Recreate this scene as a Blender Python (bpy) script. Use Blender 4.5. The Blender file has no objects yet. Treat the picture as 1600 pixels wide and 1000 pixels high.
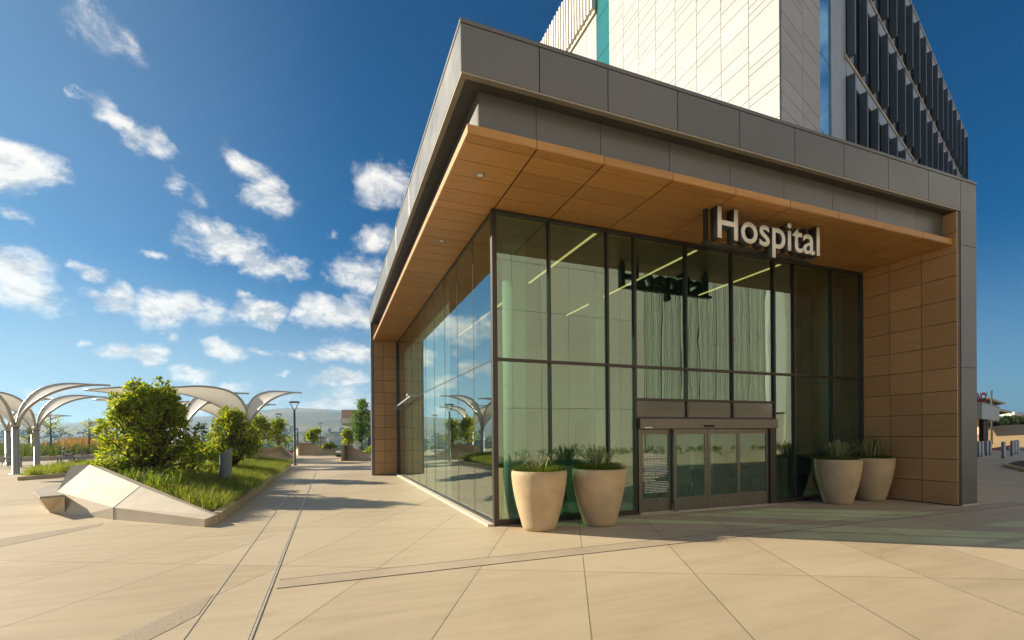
import bpy, bmesh, math, random
import numpy as np
from mathutils import Vector, Matrix

random.seed(11)
rng = np.random.default_rng(11)
R = math.radians
scn = bpy.context.scene
col = scn.collection

# ------------------------------------------------------------------ camera (17 mm shift lens)
FPX = 738.79                                   # focal length in pixels of a 1600 px wide frame
CAM = Vector((-3.284, -9.493, 1.898))
yaw, pitch, roll = 0.3689, -0.0048, -0.0090
_r = Vector((math.cos(yaw), -math.sin(yaw), 0)); _f = Vector((math.sin(yaw), math.cos(yaw), 0)); _u = Vector((0, 0, 1))
FW = math.cos(pitch) * _f + math.sin(pitch) * _u
_u2 = -math.sin(pitch) * _f + math.cos(pitch) * _u
RT = math.cos(roll) * _r + math.sin(roll) * _u2
UP = -math.sin(roll) * _r + math.cos(roll) * _u2
cd = bpy.data.cameras.new('camera'); cam = bpy.data.objects.new('camera', cd); col.objects.link(cam)
M = Matrix.Identity(4)
for i in range(3):
    M[i][0] = RT[i]; M[i][1] = UP[i]; M[i][2] = -FW[i]; M[i][3] = CAM[i]
cam.matrix_world = M
cd.sensor_width = 36; cd.lens = 36 * FPX / 1600; cd.shift_y = (685.0 - 500) / 1600
cd.clip_start = 0.05; cd.clip_end = 20000
scn.camera = cam

def ray(x, y):
    return FW + RT * ((x - 800) / FPX) + UP * ((685.0 - y) / FPX)
def G(x, y, z=0.0):                             # where a sight line of the survey meets height z
    d = ray(x, y); t = (z - CAM.z) / d.z
    p = CAM + d * t
    return (p.x, p.y, z)
def LD(lat, dep, z=0.0):                        # lateral / depth from the survey station
    return (CAM.x + _r.x * lat + _f.x * dep, CAM.y + _r.y * lat + _f.y * dep, z)

# ------------------------------------------------------------------ node helpers
def new_mat(name):
    m = bpy.data.materials.new(name); m.use_nodes = True
    nt = m.node_tree; nt.nodes.clear()
    out = nt.nodes.new('ShaderNodeOutputMaterial')
    return m, nt, out
def nd(nt, t, **k):
    n = nt.nodes.new(t)
    for a, b in k.items():
        if a == 'inp':
            for i, v in b.items():
                if hasattr(v, 'is_output') or isinstance(v, bpy.types.NodeSocket): nt.links.new(v, n.inputs[i])
                else: n.inputs[i].default_value = v
        else: setattr(n, a, b)
    return n
def mth(nt, op, a, b=0.0, c=0.0, clamp=False):
    n = nt.nodes.new('ShaderNodeMath'); n.operation = op; n.use_clamp = clamp
    for i, v in enumerate((a, b, c)):
        if isinstance(v, bpy.types.NodeSocket): nt.links.new(v, n.inputs[i])
        else: n.inputs[i].default_value = v
    return n.outputs[0]
def mixc(nt, fac, a, b, mode='MIX'):
    n = nt.nodes.new('ShaderNodeMix'); n.data_type = 'RGBA'; n.blend_type = mode
    for i, v in ((0, fac), (6, a), (7, b)):
        if isinstance(v, bpy.types.NodeSocket): nt.links.new(v, n.inputs[i])
        elif i == 0: n.inputs[0].default_value = v
        else: n.inputs[i].default_value = (*v, 1) if len(v) == 3 else v
    return n.outputs[2]
def ramp(nt, fac, stops):
    n = nt.nodes.new('ShaderNodeValToRGB'); e = n.color_ramp.elements
    while len(e) < len(stops): e.new(0.5)
    for x, (p, c) in zip(e, stops): x.position = p; x.color = (*c, 1)
    nt.links.new(fac, n.inputs[0]); return n.outputs[0]
def sstep(nt, v, lo, hi):
    n = nt.nodes.new('ShaderNodeMapRange'); n.interpolation_type = 'SMOOTHSTEP'
    nt.links.new(v, n.inputs[0]); n.inputs[1].default_value = lo; n.inputs[2].default_value = hi
    return n.outputs[0]
def noise(nt, vec, scale, detail=4, rough=0.55, dist=0.0):
    n = nt.nodes.new('ShaderNodeTexNoise')
    if vec is not None: nt.links.new(vec, n.inputs['Vector'])
    n.inputs['Scale'].default_value = scale; n.inputs['Detail'].default_value = detail
    n.inputs['Roughness'].default_value = rough; n.inputs['Distortion'].default_value = dist
    return n.outputs[0]
def objco(nt): return nt.nodes.new('ShaderNodeTexCoord').outputs['Object']
def scaled(nt, vec, s):
    n = nt.nodes.new('ShaderNodeMapping'); nt.links.new(vec, n.inputs[0]); n.inputs['Scale'].default_value = s
    return n.outputs[0]

def mat(name, c, rough=0.6, metal=0.0, var=0.12, vs=1.5, bump=0.0, bs=40.0, stretch=(1, 1, 1), spec=0.5, isl=0.0, trans=None, coat=0.0):
    """plain surface: base colour with soft mottling, grain bump, optional per-piece variation"""
    m, nt, out = new_mat(name)
    co = scaled(nt, objco(nt), stretch)
    n1 = noise(nt, co, vs, 6, 0.6)
    lo = tuple(x * (1 - var) for x in c); hi = tuple(min(1, x * (1 + var)) for x in c)
    colr = ramp(nt, n1, ((0.28, lo), (0.72, hi)))
    if isl:
        g = nt.nodes.new('ShaderNodeNewGeometry')
        k = mth(nt, 'MULTIPLY_ADD', g.outputs['Random Per Island'], 2 * isl, 1 - isl)
        cm = nd(nt, 'ShaderNodeCombineColor', inp={0: k, 1: k, 2: k}).outputs[0]
        colr = mixc(nt, 1.0, colr, cm, 'MULTIPLY')
    b = nd(nt, 'ShaderNodeBsdfPrincipled', inp={'Base Color': colr, 'Metallic': metal, 'Roughness': rough})
    b.inputs['Specular IOR Level'].default_value = spec
    b.inputs['Coat Weight'].default_value = coat
    if rough > 0.2:
        rr = mth(nt, 'MULTIPLY_ADD', noise(nt, co, vs * 3.1, 3), 0.2, rough - 0.1, clamp=True)
        nt.links.new(rr, b.inputs['Roughness'])
    if bump:
        bn = nd(nt, 'ShaderNodeBump', inp={'Height': noise(nt, co, bs, 5, 0.65), 'Strength': bump, 'Distance': 0.02})
        nt.links.new(bn.outputs[0], b.inputs['Normal'])
    sh = b.outputs[0]
    if trans:
        t = nd(nt, 'ShaderNodeBsdfTranslucent', inp={'Color': (*trans, 1)})
        sh = nd(nt, 'ShaderNodeMixShader', inp={0: 0.4, 1: sh, 2: t.outputs[0]}).outputs[0]
    nt.links.new(sh, out.inputs[0]); return m

def leaf_mat(name, stops, tl=0.45, rough=0.45, gain=1.9):
    m, nt, out = new_mat(name)
    g = nt.nodes.new('ShaderNodeNewGeometry')
    n1 = noise(nt, objco(nt), 1.3, 3)
    v = mth(nt, 'ADD', mth(nt, 'MULTIPLY', g.outputs['Random Per Island'], 0.72), mth(nt, 'MULTIPLY', n1, 0.28), clamp=True)
    c = ramp(nt, v, stops)
    b = nd(nt, 'ShaderNodeBsdfPrincipled', inp={'Base Color': c, 'Roughness': rough})
    b.inputs['Specular IOR Level'].default_value = 0.35
    c2 = mixc(nt, 1.0, c, (gain, gain * 1.05, gain * 0.5), 'MULTIPLY')
    t = nd(nt, 'ShaderNodeBsdfTranslucent', inp={'Color': c2})
    mx = nd(nt, 'ShaderNodeMixShader', inp={0: tl, 1: b.outputs[0], 2: t.outputs[0]})
    nt.links.new(mx.outputs[0], out.inputs[0]); return m

def glass_mat(name, tint, base, gain, wave=0.004, wscale=(0.9, 0.9, 0.35)):
    """tinted coated glazing: see-through, with a wavy mirror reflection that grows towards grazing"""
    m, nt, out = new_mat(name)
    co = scaled(nt, objco(nt), wscale)
    bn = nd(nt, 'ShaderNodeBump', inp={'Height': noise(nt, co, 1.6, 2, 0.4), 'Strength': 1.0, 'Distance': wave})
    fr = nd(nt, 'ShaderNodeLayerWeight', inp={'Blend': 0.5})
    fac = mth(nt, 'MULTIPLY_ADD', mth(nt, 'POWER', fr.outputs['Facing'], 5.0), gain, base, clamp=True)
    t = nd(nt, 'ShaderNodeBsdfTransparent', inp={'Color': (*tint, 1)})
    gl = nd(nt, 'ShaderNodeBsdfGlossy', inp={'Color': (0.93, 1.0, 0.94, 1), 'Roughness': 0.0, 'Normal': bn.outputs[0]})
    mx = nd(nt, 'ShaderNodeMixShader', inp={0: fac, 1: t.outputs[0], 2: gl.outputs[0]})
    nt.links.new(mx.outputs[0], out.inputs[0]); return m

def emit_mat(name, c, s):
    m, nt, out = new_mat(name)
    e = nd(nt, 'ShaderNodeEmission', inp={'Color': (*c, 1), 'Strength': s})
    nt.links.new(e.outputs[0], out.inputs[0]); return m

def wood_mat(name, c, stretch):
    m, nt, out = new_mat(name)
    co = objco(nt); st = scaled(nt, co, stretch)
    n1 = noise(nt, st, 3.0, 6, 0.65, 0.4); n2 = noise(nt, st, 14.0, 4, 0.7)
    v = mth(nt, 'ADD', mth(nt, 'MULTIPLY', n1, 0.65), mth(nt, 'MULTIPLY', n2, 0.35))
    colr = ramp(nt, v, ((0.3, tuple(x * 0.74 for x in c)), (0.52, c), (0.75, tuple(x * 1.2 for x in c))))
    g = nt.nodes.new('ShaderNodeNewGeometry')
    k = mth(nt, 'MULTIPLY_ADD', g.outputs['Random Per Island'], 0.2, 0.9)
    cm = nd(nt, 'ShaderNodeCombineColor', inp={0: k, 1: k, 2: k}).outputs[0]
    colr = mixc(nt, 1.0, colr, cm, 'MULTIPLY')
    b = nd(nt, 'ShaderNodeBsdfPrincipled', inp={'Base Color': colr, 'Roughness': 0.42})
    b.inputs['Specular IOR Level'].default_value = 0.35
    nt.links.new(b.outputs[0], out.inputs[0]); return m

def paving_mat():
    m, nt, out = new_mat('plaza_concrete')
    co = objco(nt)
    sp = nd(nt, 'ShaderNodeSeparateXYZ', inp={0: co})
    x, y = sp.outputs[0], sp.outputs[1]
    def fam(a, b, off, step, w):
        u = mth(nt, 'ADD', mth(nt, 'MULTIPLY', x, a), mth(nt, 'MULTIPLY', y, b))
        u = mth(nt, 'DIVIDE', mth(nt, 'SUBTRACT', u, off), step)
        cell = mth(nt, 'FLOOR', mth(nt, 'ADD', u, 0.0))
        d = mth(nt, 'ABSOLUTE', mth(nt, 'SUBTRACT', mth(nt, 'FRACT', mth(nt, 'ADD', u, 0.5)), 0.5))
        d = mth(nt, 'MULTIPLY', d, step)
        return cell, mth(nt, 'SUBTRACT', 1.0, sstep(nt, d, w * 0.5, w))
    c1, l1 = fam(0.882, -0.471, 0.28, 1.485, 0.009)
    c2, l2 = fam(0.449, 0.893, -3.30, 2.96, 0.009)
    line = mth(nt, 'MAXIMUM', l1, l2)
    cv = nd(nt, 'ShaderNodeCombineXYZ', inp={0: c1, 1: c2})
    wn = nd(nt, 'ShaderNodeTexWhiteNoise', inp={'Vector': cv.outputs[0]})
    big = noise(nt, co, 0.22, 5, 0.6, 0.6)
    st = nd(nt, 'ShaderNodeMapping', inp={0: co, 'Rotation': (0, 0, R(-62)), 'Scale': (0.35, 2.2, 1)})
    trowel = noise(nt, st.outputs[0], 1.3, 6, 0.65, 0.8)
    fine = noise(nt, co, 55, 3, 0.7)
    grit = noise(nt, co, 170, 2, 0.7)
    v = mth(nt, 'ADD', mth(nt, 'MULTIPLY', big, 0.42), mth(nt, 'MULTIPLY', trowel, 0.42))
    v = mth(nt, 'ADD', v, mth(nt, 'MULTIPLY', fine, 0.16))
    v = mth(nt, 'ADD', v, mth(nt, 'MULTIPLY_ADD', wn.outputs[0], 0.17, -0.085))
    base = ramp(nt, v, ((0.24, (0.355, 0.278, 0.18)), (0.5, (0.50, 0.408, 0.275)), (0.76, (0.585, 0.488, 0.34))))
    base = mixc(nt, mth(nt, 'MULTIPLY', sstep(nt, grit, 0.60, 0.72), 0.22), base, (0.20, 0.15, 0.11))
    blot = noise(nt, co, 0.85, 7, 0.72, 1.2)
    base = mixc(nt, mth(nt, 'MULTIPLY', sstep(nt, blot, 0.58, 0.78), 0.30), base, (0.25, 0.18, 0.115))
    spots = nd(nt, 'ShaderNodeTexVoronoi', inp={'Vector': co, 'Scale': 2.3}); spots.feature = 'F1'
    base = mixc(nt, mth(nt, 'MULTIPLY', mth(nt, 'SUBTRACT', 1.0, sstep(nt, spots.outputs['Distance'], 0.018, 0.045)), 0.35), base, (0.12, 0.09, 0.065))
    base = mixc(nt, mth(nt, 'MULTIPLY', line, 0.72), base, (0.10, 0.075, 0.05))
    b = nd(nt, 'ShaderNodeBsdfPrincipled', inp={'Base Color': base, 'Roughness': 0.62})
    b.inputs['Specular IOR Level'].default_value = 0.35
    hh = mth(nt, 'SUBTRACT', mth(nt, 'MULTIPLY', fine, 0.25), line)
    bn = nd(nt, 'ShaderNodeBump', inp={'Height': hh, 'Strength': 0.25, 'Distance': 0.01})
    nt.links.new(bn.outputs[0], b.inputs['Normal'])
    nt.links.new(b.outputs[0], out.inputs[0]); return m

# ------------------------------------------------------------------ mesh helpers
class MB:
    def __init__(s): s.v = []; s.f = []; s.m = []; s.s = []
    def add(s, vs, fs, m=0, sm=False):
        o = len(s.v); s.v += [tuple(p) for p in vs]
        for f in fs: s.f.append(tuple(i + o for i in f)); s.m.append(m); s.s.append(sm)
    def face(s, pts, m=0): s.add(pts, [tuple(range(len(pts)))], m)
    def box(s, x0, x1, y0, y1, z0, z1, m=0):
        s.add([(x0, y0, z0), (x1, y0, z0), (x1, y1, z0), (x0, y1, z0), (x0, y0, z1), (x1, y0, z1), (x1, y1, z1), (x0, y1, z1)],
              [(0, 3, 2, 1), (4, 5, 6, 7), (0, 1, 5, 4), (1, 2, 6, 5), (2, 3, 7, 6), (3, 0, 4, 7)], m)
    def prism(s, poly, z0, z1, m=0, mtop=None, top=None):
        n = len(poly); t = top or poly
        s.add([(p[0], p[1], z0) for p in poly] + [(p[0], p[1], z1 if len(p) < 3 else p[2]) for p in t],
              [tuple(range(n - 1, -1, -1))] + [(i, (i + 1) % n, n + (i + 1) % n, n + i) for i in range(n)], m)
        o = len(s.v) - n
        s.f.append(tuple(range(o, o + n))); s.m.append(m if mtop is None else mtop); s.s.append(False)
    def bar(s, p, q, w, h, m=0, up=(0, 0, 1)):
        p = Vector(p); q = Vector(q); d = (q - p).normalized(); u = Vector(up)
        if abs(d.dot(u)) > 0.98: u = Vector((0, 1, 0))
        a = d.cross(u).normalized() * (w / 2); b = a.cross(d).normalized() * (h / 2)
        vs = [p - a - b, p + a - b, p + a + b, p - a + b, q - a - b, q + a - b, q + a + b, q - a + b]
        s.add(vs, [(0, 3, 2, 1), (4, 5, 6, 7), (0, 1, 5, 4), (1, 2, 6, 5), (2, 3, 7, 6), (3, 0, 4, 7)], m)
    def tube(s, path, r, n=10, m=0):
        P = [Vector(p) for p in path]; k = len(P)
        rr = r if isinstance(r, (list, tuple)) else [r] * k
        vs = []; prev = None
        for i in range(k):
            d = (P[min(i + 1, k - 1)] - P[max(i - 1, 0)]).normalized()
            if prev is None:
                a = d.orthogonal().normalized()
            else:
                a = (prev - d * prev.dot(d))
                a = a.normalized() if a.length > 1e-6 else d.orthogonal().normalized()
            prev = a; b = d.cross(a)
            for j in range(n):
                t = 2 * math.pi * j / n
                vs.append(P[i] + (a * math.cos(t) + b * math.sin(t)) * rr[i])
        fs = [(i * n + j, i * n + (j + 1) % n, (i + 1) * n + (j + 1) % n, (i + 1) * n + j) for i in range(k - 1) for j in range(n)]
        s.add(vs, fs, m, True)
        o = len(s.v) - k * n
        s.f += [tuple(o + j for j in range(n - 1, -1, -1)), tuple(o + (k - 1) * n + j for j in range(n))]; s.m += [m, m]; s.s += [False, False]
    def lathe(s, prof, c=(0, 0, 0), n=40, m=0, close=True):
        vs = [(c[0] + r * math.cos(2 * math.pi * j / n), c[1] + r * math.sin(2 * math.pi * j / n), c[2] + z) for r, z in prof for j in range(n)]
        k = len(prof)
        s.add(vs, [(i * n + j, i * n + (j + 1) % n, (i + 1) * n + (j + 1) % n, (i + 1) * n + j) for i in range(k - 1) for j in range(n)], m, True)
        o = len(s.v) - k * n
        if close:
            s.f += [tuple(o + j for j in range(n - 1, -1, -1)), tuple(o + (k - 1) * n + j for j in range(n))]; s.m += [m, m]; s.s += [False, False]
    def build(s, name, mats, parent=None, bevel=0.0, loc=None):
        me = bpy.data.meshes.new(name); me.from_pydata(s.v, [], s.f); me.update()
        for x in (mats if isinstance(mats, (list, tuple)) else [mats]): me.materials.append(x)
        me.polygons.foreach_set('material_index', s.m); me.polygons.foreach_set('use_smooth', s.s)
        o = bpy.data.objects.new(name, me); col.objects.link(o)
        if parent: o.parent = parent
        if loc: o.location = loc
        if bevel:
            b = o.modifiers.new('b', 'BEVEL'); b.width = bevel; b.segments = 2; b.limit_method = 'ANGLE'; b.angle_limit = R(40)
        return o
def raw(name, V, F, mats, parent=None, smooth=False):
    me = bpy.data.meshes.new(name); me.from_pydata(V.tolist() if hasattr(V, 'tolist') else V, [], F.tolist() if hasattr(F, 'tolist') else F); me.update()
    for x in (mats if isinstance(mats, (list, tuple)) else [mats]): me.materials.append(x)
    if smooth: me.polygons.foreach_set('use_smooth', [True] * len(me.polygons))
    o = bpy.data.objects.new(name, me); col.objects.link(o)
    if parent: o.parent = parent
    return o
def tag(o, label=None, cat=None, group=None, kind=None):
    if label: o['label'] = label
    if cat: o['category'] = cat
    if group: o['group'] = group
    if kind: o['kind'] = kind
    return o
def thing(name, label, cat, loc=(0, 0, 0), rz=0.0, group=None):
    o = bpy.data.objects.new(name, None); o.empty_display_size = 0.3; col.objects.link(o)
    o.location = loc; o.rotation_euler = (0, 0, rz)
    return tag(o, label, cat, group)
def dup(root, loc, rz=0.0, label=None, sc=None):
    r = root.copy(); col.objects.link(r); r.location = loc; r.rotation_euler = (0, 0, rz)
    if label: r['label'] = label
    if sc: r.scale = sc
    for ch in list(root.children):
        c = ch.copy(); col.objects.link(c); c.parent = r
        for g in list(ch.children):
            d = g.copy(); col.objects.link(d); d.parent = c
    return r
def catmull(pts, n):
    P = [Vector(p) for p in pts]; P = [P[0] * 2 - P[1]] + P + [P[-1] * 2 - P[-2]]
    out = []; k = len(P) - 3
    for i in range(n + 1):
        t = i / n * k; j = min(int(t), k - 1); t -= j
        a, b, c, d = P[j:j + 4]
        out.append(0.5 * ((2 * b) + (c - a) * t + (2 * a - 5 * b + 4 * c - d) * t * t + (3 * b - a - 3 * c + d) * t ** 3))
    return out

# ------------------------------------------------------------------ materials
M_pave = paving_mat()
M_conc = mat('smooth_concrete', (0.55, 0.47, 0.36), 0.7, var=0.13, vs=0.9, bump=0.15, bs=60)
M_kerb = mat('kerb_concrete', (0.52, 0.42, 0.275), 0.75, var=0.16, vs=2.5, bump=0.25, bs=50)
M_pale = mat('pale_threshold', (0.62, 0.54, 0.43), 0.6, var=0.08, vs=3)
M_agg = mat('exposed_aggregate', (0.36, 0.29, 0.21), 0.8, var=0.35, vs=60, bump=0.5, bs=90)
M_band = mat('paving_band_concrete', (0.43, 0.35, 0.245), 0.66, var=0.14, vs=1.2, bump=0.15, bs=70)
M_dark = mat('dark_joint', (0.015, 0.013, 0.011), 0.8)
M_steel = mat('drain_steel', (0.58, 0.51, 0.40), 0.45, 0.3, var=0.1, vs=8)
M_panel = mat('grey_metal_panel', (0.145, 0.145, 0.14), 0.34, 0.35, var=0.06, vs=0.5, isl=0.07, bump=0.25, bs=1.3)
M_reveal = mat('reveal_dark_bronze', (0.075, 0.068, 0.055), 0.45, 0.3, isl=.06)
M_trim = mat('champagne_trim', (0.30, 0.265, 0.205), 0.4, 0.3, var=0.05)
M_bronze = mat('dark_bronze_frame', (0.055, 0.047, 0.040), 0.4, 0.4, var=0.1)
M_doorm = mat('door_metal', (0.165, 0.15, 0.128), 0.35, 0.55, var=0.06, vs=2)
M_wood_x = wood_mat('timber_panel_along', (0.47, 0.24, 0.072), (0.5, 9, 9))
M_wood_y = wood_mat('timber_panel_across', (0.42, 0.22, 0.08), (9, 0.5, 14))
M_wood_v = wood_mat('timber_panel_wall', (0.54, 0.30, 0.125), (0.6, 0.6, 13))
M_glass_f = glass_mat('front_glazing_glass', (0.58, 0.83, 0.73), 0.18, 0.9, 0.0014)
M_glass_s = glass_mat('side_glazing_glass', (0.72, 0.80, 0.76), 0.29, 0.75, 0.0012)
M_glass_d = glass_mat('door_glass', (0.55, 0.82, 0.71), 0.12, 0.8, 0.0008)
M_white = mat('white_plaster', (0.74, 0.74, 0.70), 0.7, var=0.04)
M_infl = mat('interior_floor', (0.30, 0.285, 0.26), 0.3, var=0.12, vs=1.5)
M_inwall = mat('interior_wall_panel', (0.52, 0.51, 0.46), 0.6, var=0.05, isl=0.08)
M_teal = mat('teal_panel', (0.06, 0.32, 0.40), 0.5)
M_pot = mat('sandstone_planter', (0.52, 0.385, 0.23), 0.75, var=0.17, vs=2.2, bump=0.2, bs=90)
M_soil = mat('dark_soil', (0.06, 0.042, 0.03), 0.95, var=0.3, vs=12, bump=0.6, bs=30)
M_letter = mat('letter_face_white', (0.80, 0.78, 0.72), 0.5, var=0.02)
M_lside = mat('letter_return_grey', (0.06, 0.06, 0.058), 0.45, 0.3)
M_tower = mat('tower_cream_panel', (0.315, 0.325, 0.332), 0.6, var=0.04, vs=0.4, isl=0.06)
M_tseam = mat('tower_seam', (0.07, 0.06, 0.045), 0.7)
M_fin = mat('sunshade_fin_metal', (0.11, 0.13, 0.15), 0.4, 0.45, var=0.08)
M_finw = mat('white_fin_metal', (0.62, 0.60, 0.55), 0.45, 0.2)
M_dglass = mat('tower_dark_glass', (0.03, 0.05, 0.07), 0.05, 0.0, spec=0.9)
M_bglass = mat('tower_blue_glass', (0.22, 0.66, 1.0), 0.03, 0.75, var=0.05, spec=0.9)
M_tglass = mat('tower_teal_glass', (0.05, 0.27, 0.26), 0.06, 0.35, var=0.08, spec=0.9)
M_spand = mat('spandrel_metal', (0.25, 0.30, 0.36), 0.4, 0.1)
M_ledge = mat('tan_ledge', (0.40, 0.33, 0.24), 0.5, 0.2)
M_galv = mat('galvanised_tube', (0.40, 0.40, 0.39), 0.4, 0.55, var=0.08)
M_fabric = mat('shade_fabric', (0.82, 0.81, 0.78), 0.75, var=0.03, vs=0.6, trans=(0.74, 0.70, 0.60))
M_pole = mat('pole_bronze', (0.10, 0.095, 0.085), 0.45, 0.4)
M_pylon = mat('pylon_blue_grey', (0.15, 0.185, 0.20), 0.45, 0.3, var=0.1)
M_bench = mat('weathered_timber', (0.33, 0.29, 0.25), 0.8, var=0.25, vs=3, stretch=(1, 14, 1))
M_chair = mat('outdoor_chair_metal', (0.27, 0.25, 0.22), 0.45, 0.5)
M_seat = mat('lounge_chair_fabric', (0.05, 0.065, 0.07), 0.8)
M_lamp = emit_mat('ceiling_line_glow', (1.0, 0.50, 0.20), 0.9)
M_down = mat('downlight_lens', (0.75, 0.75, 0.66), 0.3)
M_iceil = mat('interior_ceiling', (0.16, 0.155, 0.14), 0.8, var=0.05)
M_blind = mat('roller_blind_fabric', (0.58, 0.55, 0.47), 0.8, var=0.03)
M_bark = mat('bark', (0.10, 0.07, 0.05), 0.9, var=0.3, vs=8, bump=0.4)
M_red = mat('red_letter', (0.62, 0.02, 0.03), 0.4)
M_redk = mat('red_kerb_paint', (0.30, 0.03, 0.035), 0.7, var=0.2)
M_boll = mat('stainless_bollard', (0.34, 0.34, 0.34), 0.3, 0.8)
M_canopy = mat('pale_grey_cladding', (0.47, 0.46, 0.44), 0.45, 0.3, var=0.05, isl=0.05)
M_solar = mat('solar_panel', (0.03, 0.038, 0.06), 0.6, 0.0, spec=0.2)
M_tan = mat('tan_steel', (0.46, 0.34, 0.2), 0.6)
M_asph = mat('drive_asphalt', (0.11, 0.10, 0.095), 0.85, var=0.15, vs=2, bump=0.3, bs=60)
M_opp = mat('beige_rendered_wall', (0.52, 0.475, 0.40), 0.75, var=0.05, vs=0.4, isl=0.05)
M_oppfin = mat('grey_green_screen', (0.42, 0.42, 0.36), 0.5, 0.1, isl=0.2)
M_skin = mat('skin', (0.50, 0.31, 0.22), 0.55)
M_shirt = mat('teal_shirt', (0.05, 0.26, 0.27), 0.8)
M_jeans = mat('blue_jeans', (0.07, 0.13, 0.24), 0.85)
M_hair = mat('brown_hair', (0.16, 0.075, 0.035), 0.6)
M_paper = mat('paper_white', (0.75, 0.73, 0.68), 0.7)
M_decal = mat('door_lettering', (0.80, 0.80, 0.76), 0.6)
M_shade = mat('pale_roof_band', (0.50, 0.50, 0.47), 0.6)
M_pink = mat('copper_pink_cladding', (0.42, 0.27, 0.21), 0.5, var=0.05)
M_bldg = mat('far_building_wall', (0.55, 0.52, 0.47), 0.8)
M_leaf = leaf_mat('strawberry_tree_leaf', ((0.0, (0.022, 0.05, 0.008)), (0.25, (0.08, 0.125, 0.012)), (0.5, (0.20, 0.235, 0.02)), (0.84, (0.34, 0.33, 0.03)), (0.95, (0.42, 0.22, 0.035))), 0.5, 0.4, 2.0)
M_leaf2 = leaf_mat('bright_tree_leaf', ((0.0, (0.03, 0.075, 0.012)), (0.5, (0.08, 0.165, 0.022)), (1.0, (0.17, 0.24, 0.03))))
M_leafy = leaf_mat('yellow_spring_leaf', ((0.0, (0.20, 0.22, 0.03)), (1.0, (0.42, 0.42, 0.05))))
M_grass = leaf_mat('meadow_grass', ((0.0, (0.065, 0.10, 0.010)), (0.45, (0.17, 0.205, 0.022)), (0.8, (0.29, 0.285, 0.045)), (1.0, (0.42, 0.36, 0.12))), 0.5, 0.6, 1.7)
M_strap = leaf_mat('variegated_strap_leaf', ((0.0, (0.09, 0.12, 0.04)), (0.45, (0.22, 0.24, 0.10)), (1.0, (0.52, 0.48, 0.27))), 0.35, 0.5, 1.3)
M_sedge = leaf_mat('low_sedge', ((0.0, (0.03, 0.06, 0.008)), (1.0, (0.14, 0.18, 0.018))), 0.4, 0.55, 1.6)
M_orn = leaf_mat('russet_seed_heads', ((0.0, (0.16, 0.085, 0.04)), (0.5, (0.34, 0.17, 0.07)), (1.0, (0.48, 0.30, 0.15))), 0.45, 0.7, 1.4)
M_farleaf = leaf_mat('far_tree_leaf', ((0.0, (0.02, 0.038, 0.012)), (0.6, (0.05, 0.078, 0.02)), (1.0, (0.09, 0.115, 0.035))), 0.25, 0.7, 1.3)

# ------------------------------------------------------------------ vegetation helpers
def unit(a): return a / np.maximum(np.linalg.norm(a, axis=-1, keepdims=True), 1e-9)
def leaves_mesh(P, D, L, W):
    """one folded leaf per row: base, two sides, tip"""
    N = len(P); D = unit(D)
    S = unit(np.cross(D, unit(rng.normal(size=(N, 3))))); U = np.cross(S, D)
    L = np.asarray(L).reshape(-1, 1) * np.ones((N, 1)); W = np.asarray(W).reshape(-1, 1) * np.ones((N, 1))
    mid = P + D * L * 0.5
    V = np.stack([P, mid + S * W * 0.5 + U * W * 0.18, P + D * L - U * L * 0.08, mid - S * W * 0.5 + U * W * 0.18], 1).reshape(-1, 3)
    F = np.arange(4 * N).reshape(-1, 4)
    return V, F
def lobes_crown(lobes, per, leafL, nros=8, up=0.35):
    """twig tips spread over and inside a set of ellipsoid lobes, a rosette of leaves at each"""
    Ps = []; Ds = []
    for (c, r, w) in lobes:
        n = max(3, int(per * w)); d = unit(rng.normal(size=(n, 3)) + np.array([0, 0, up]))
        rad = rng.uniform(0.35, 1.08, size=(n, 1)) ** 0.55
        Ps.append(np.array(c) + d * np.array(r) * rad); Ds.append(unit(d + np.array([0, 0, 0.45])))
    P = np.concatenate(Ps); D = np.concatenate(Ds)
    P2 = np.repeat(P, nros, 0); D2 = np.repeat(D, nros, 0)
    D2 = unit(D2 * 0.75 + rng.normal(size=D2.shape) * 0.62)
    P2 = P2 + rng.normal(size=P2.shape) * leafL * 0.35
    L = leafL * rng.uniform(0.65, 1.2, size=len(P2))
    return leaves_mesh(P2, D2, L, L * 0.42)
def trunk_mesh(mb, base, tips, r0, trunk_h):
    b = Vector(base); fork = b + Vector((random.uniform(-.05, .05), random.uniform(-.05, .05), trunk_h))
    mb.tube([b - Vector((0, 0, .1)), b.lerp(fork, 0.5), fork], [r0 * 1.25, r0, r0 * 0.85], 8)
    for t in tips:
        t = Vector(t); m1 = fork.lerp(t, 0.45) + Vector((random.uniform(-.1, .1), random.uniform(-.1, .1), 0.06 * (t - fork).length))
        mb.tube([fork - Vector((0, 0, r0)), m1, t], [r0 * 0.6, r0 * 0.38, r0 * 0.12], 6)
def shrub(name, label, cat, loc, lobes, per, leafL, mt=None, trunk_r=0.06, trunk_h=0.3, group=None, nros=8):
    t = thing(name, label, cat, loc, 0, group)
    V, F = lobes_crown(lobes, per, leafL, nros)
    raw('crown', V, F, mt or M_leaf, t)
    mb = MB(); trunk_mesh(mb, (0, 0, 0), [l[0] for l in lobes], trunk_r, trunk_h); mb.build('trunk', M_bark, t)
    return t
def random_lobes(w, h0, h1, n, rmin, rmax, dep=None):
    out = []; dep = dep or w
    for i in range(n):
        a = random.uniform(0, 2 * math.pi); q = math.sqrt(random.random()); z = random.uniform(h0, h1)
        taper = 1.0 - 0.65 * ((z - h0) / max(h1 - h0, .01)) ** 1.6
        r = random.uniform(rmin, rmax)
        out.append(((math.cos(a) * q * w * taper, math.sin(a) * q * dep * taper, z), (r, r, r * 0.85), (r / rmax) ** 2))
    return out
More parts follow.
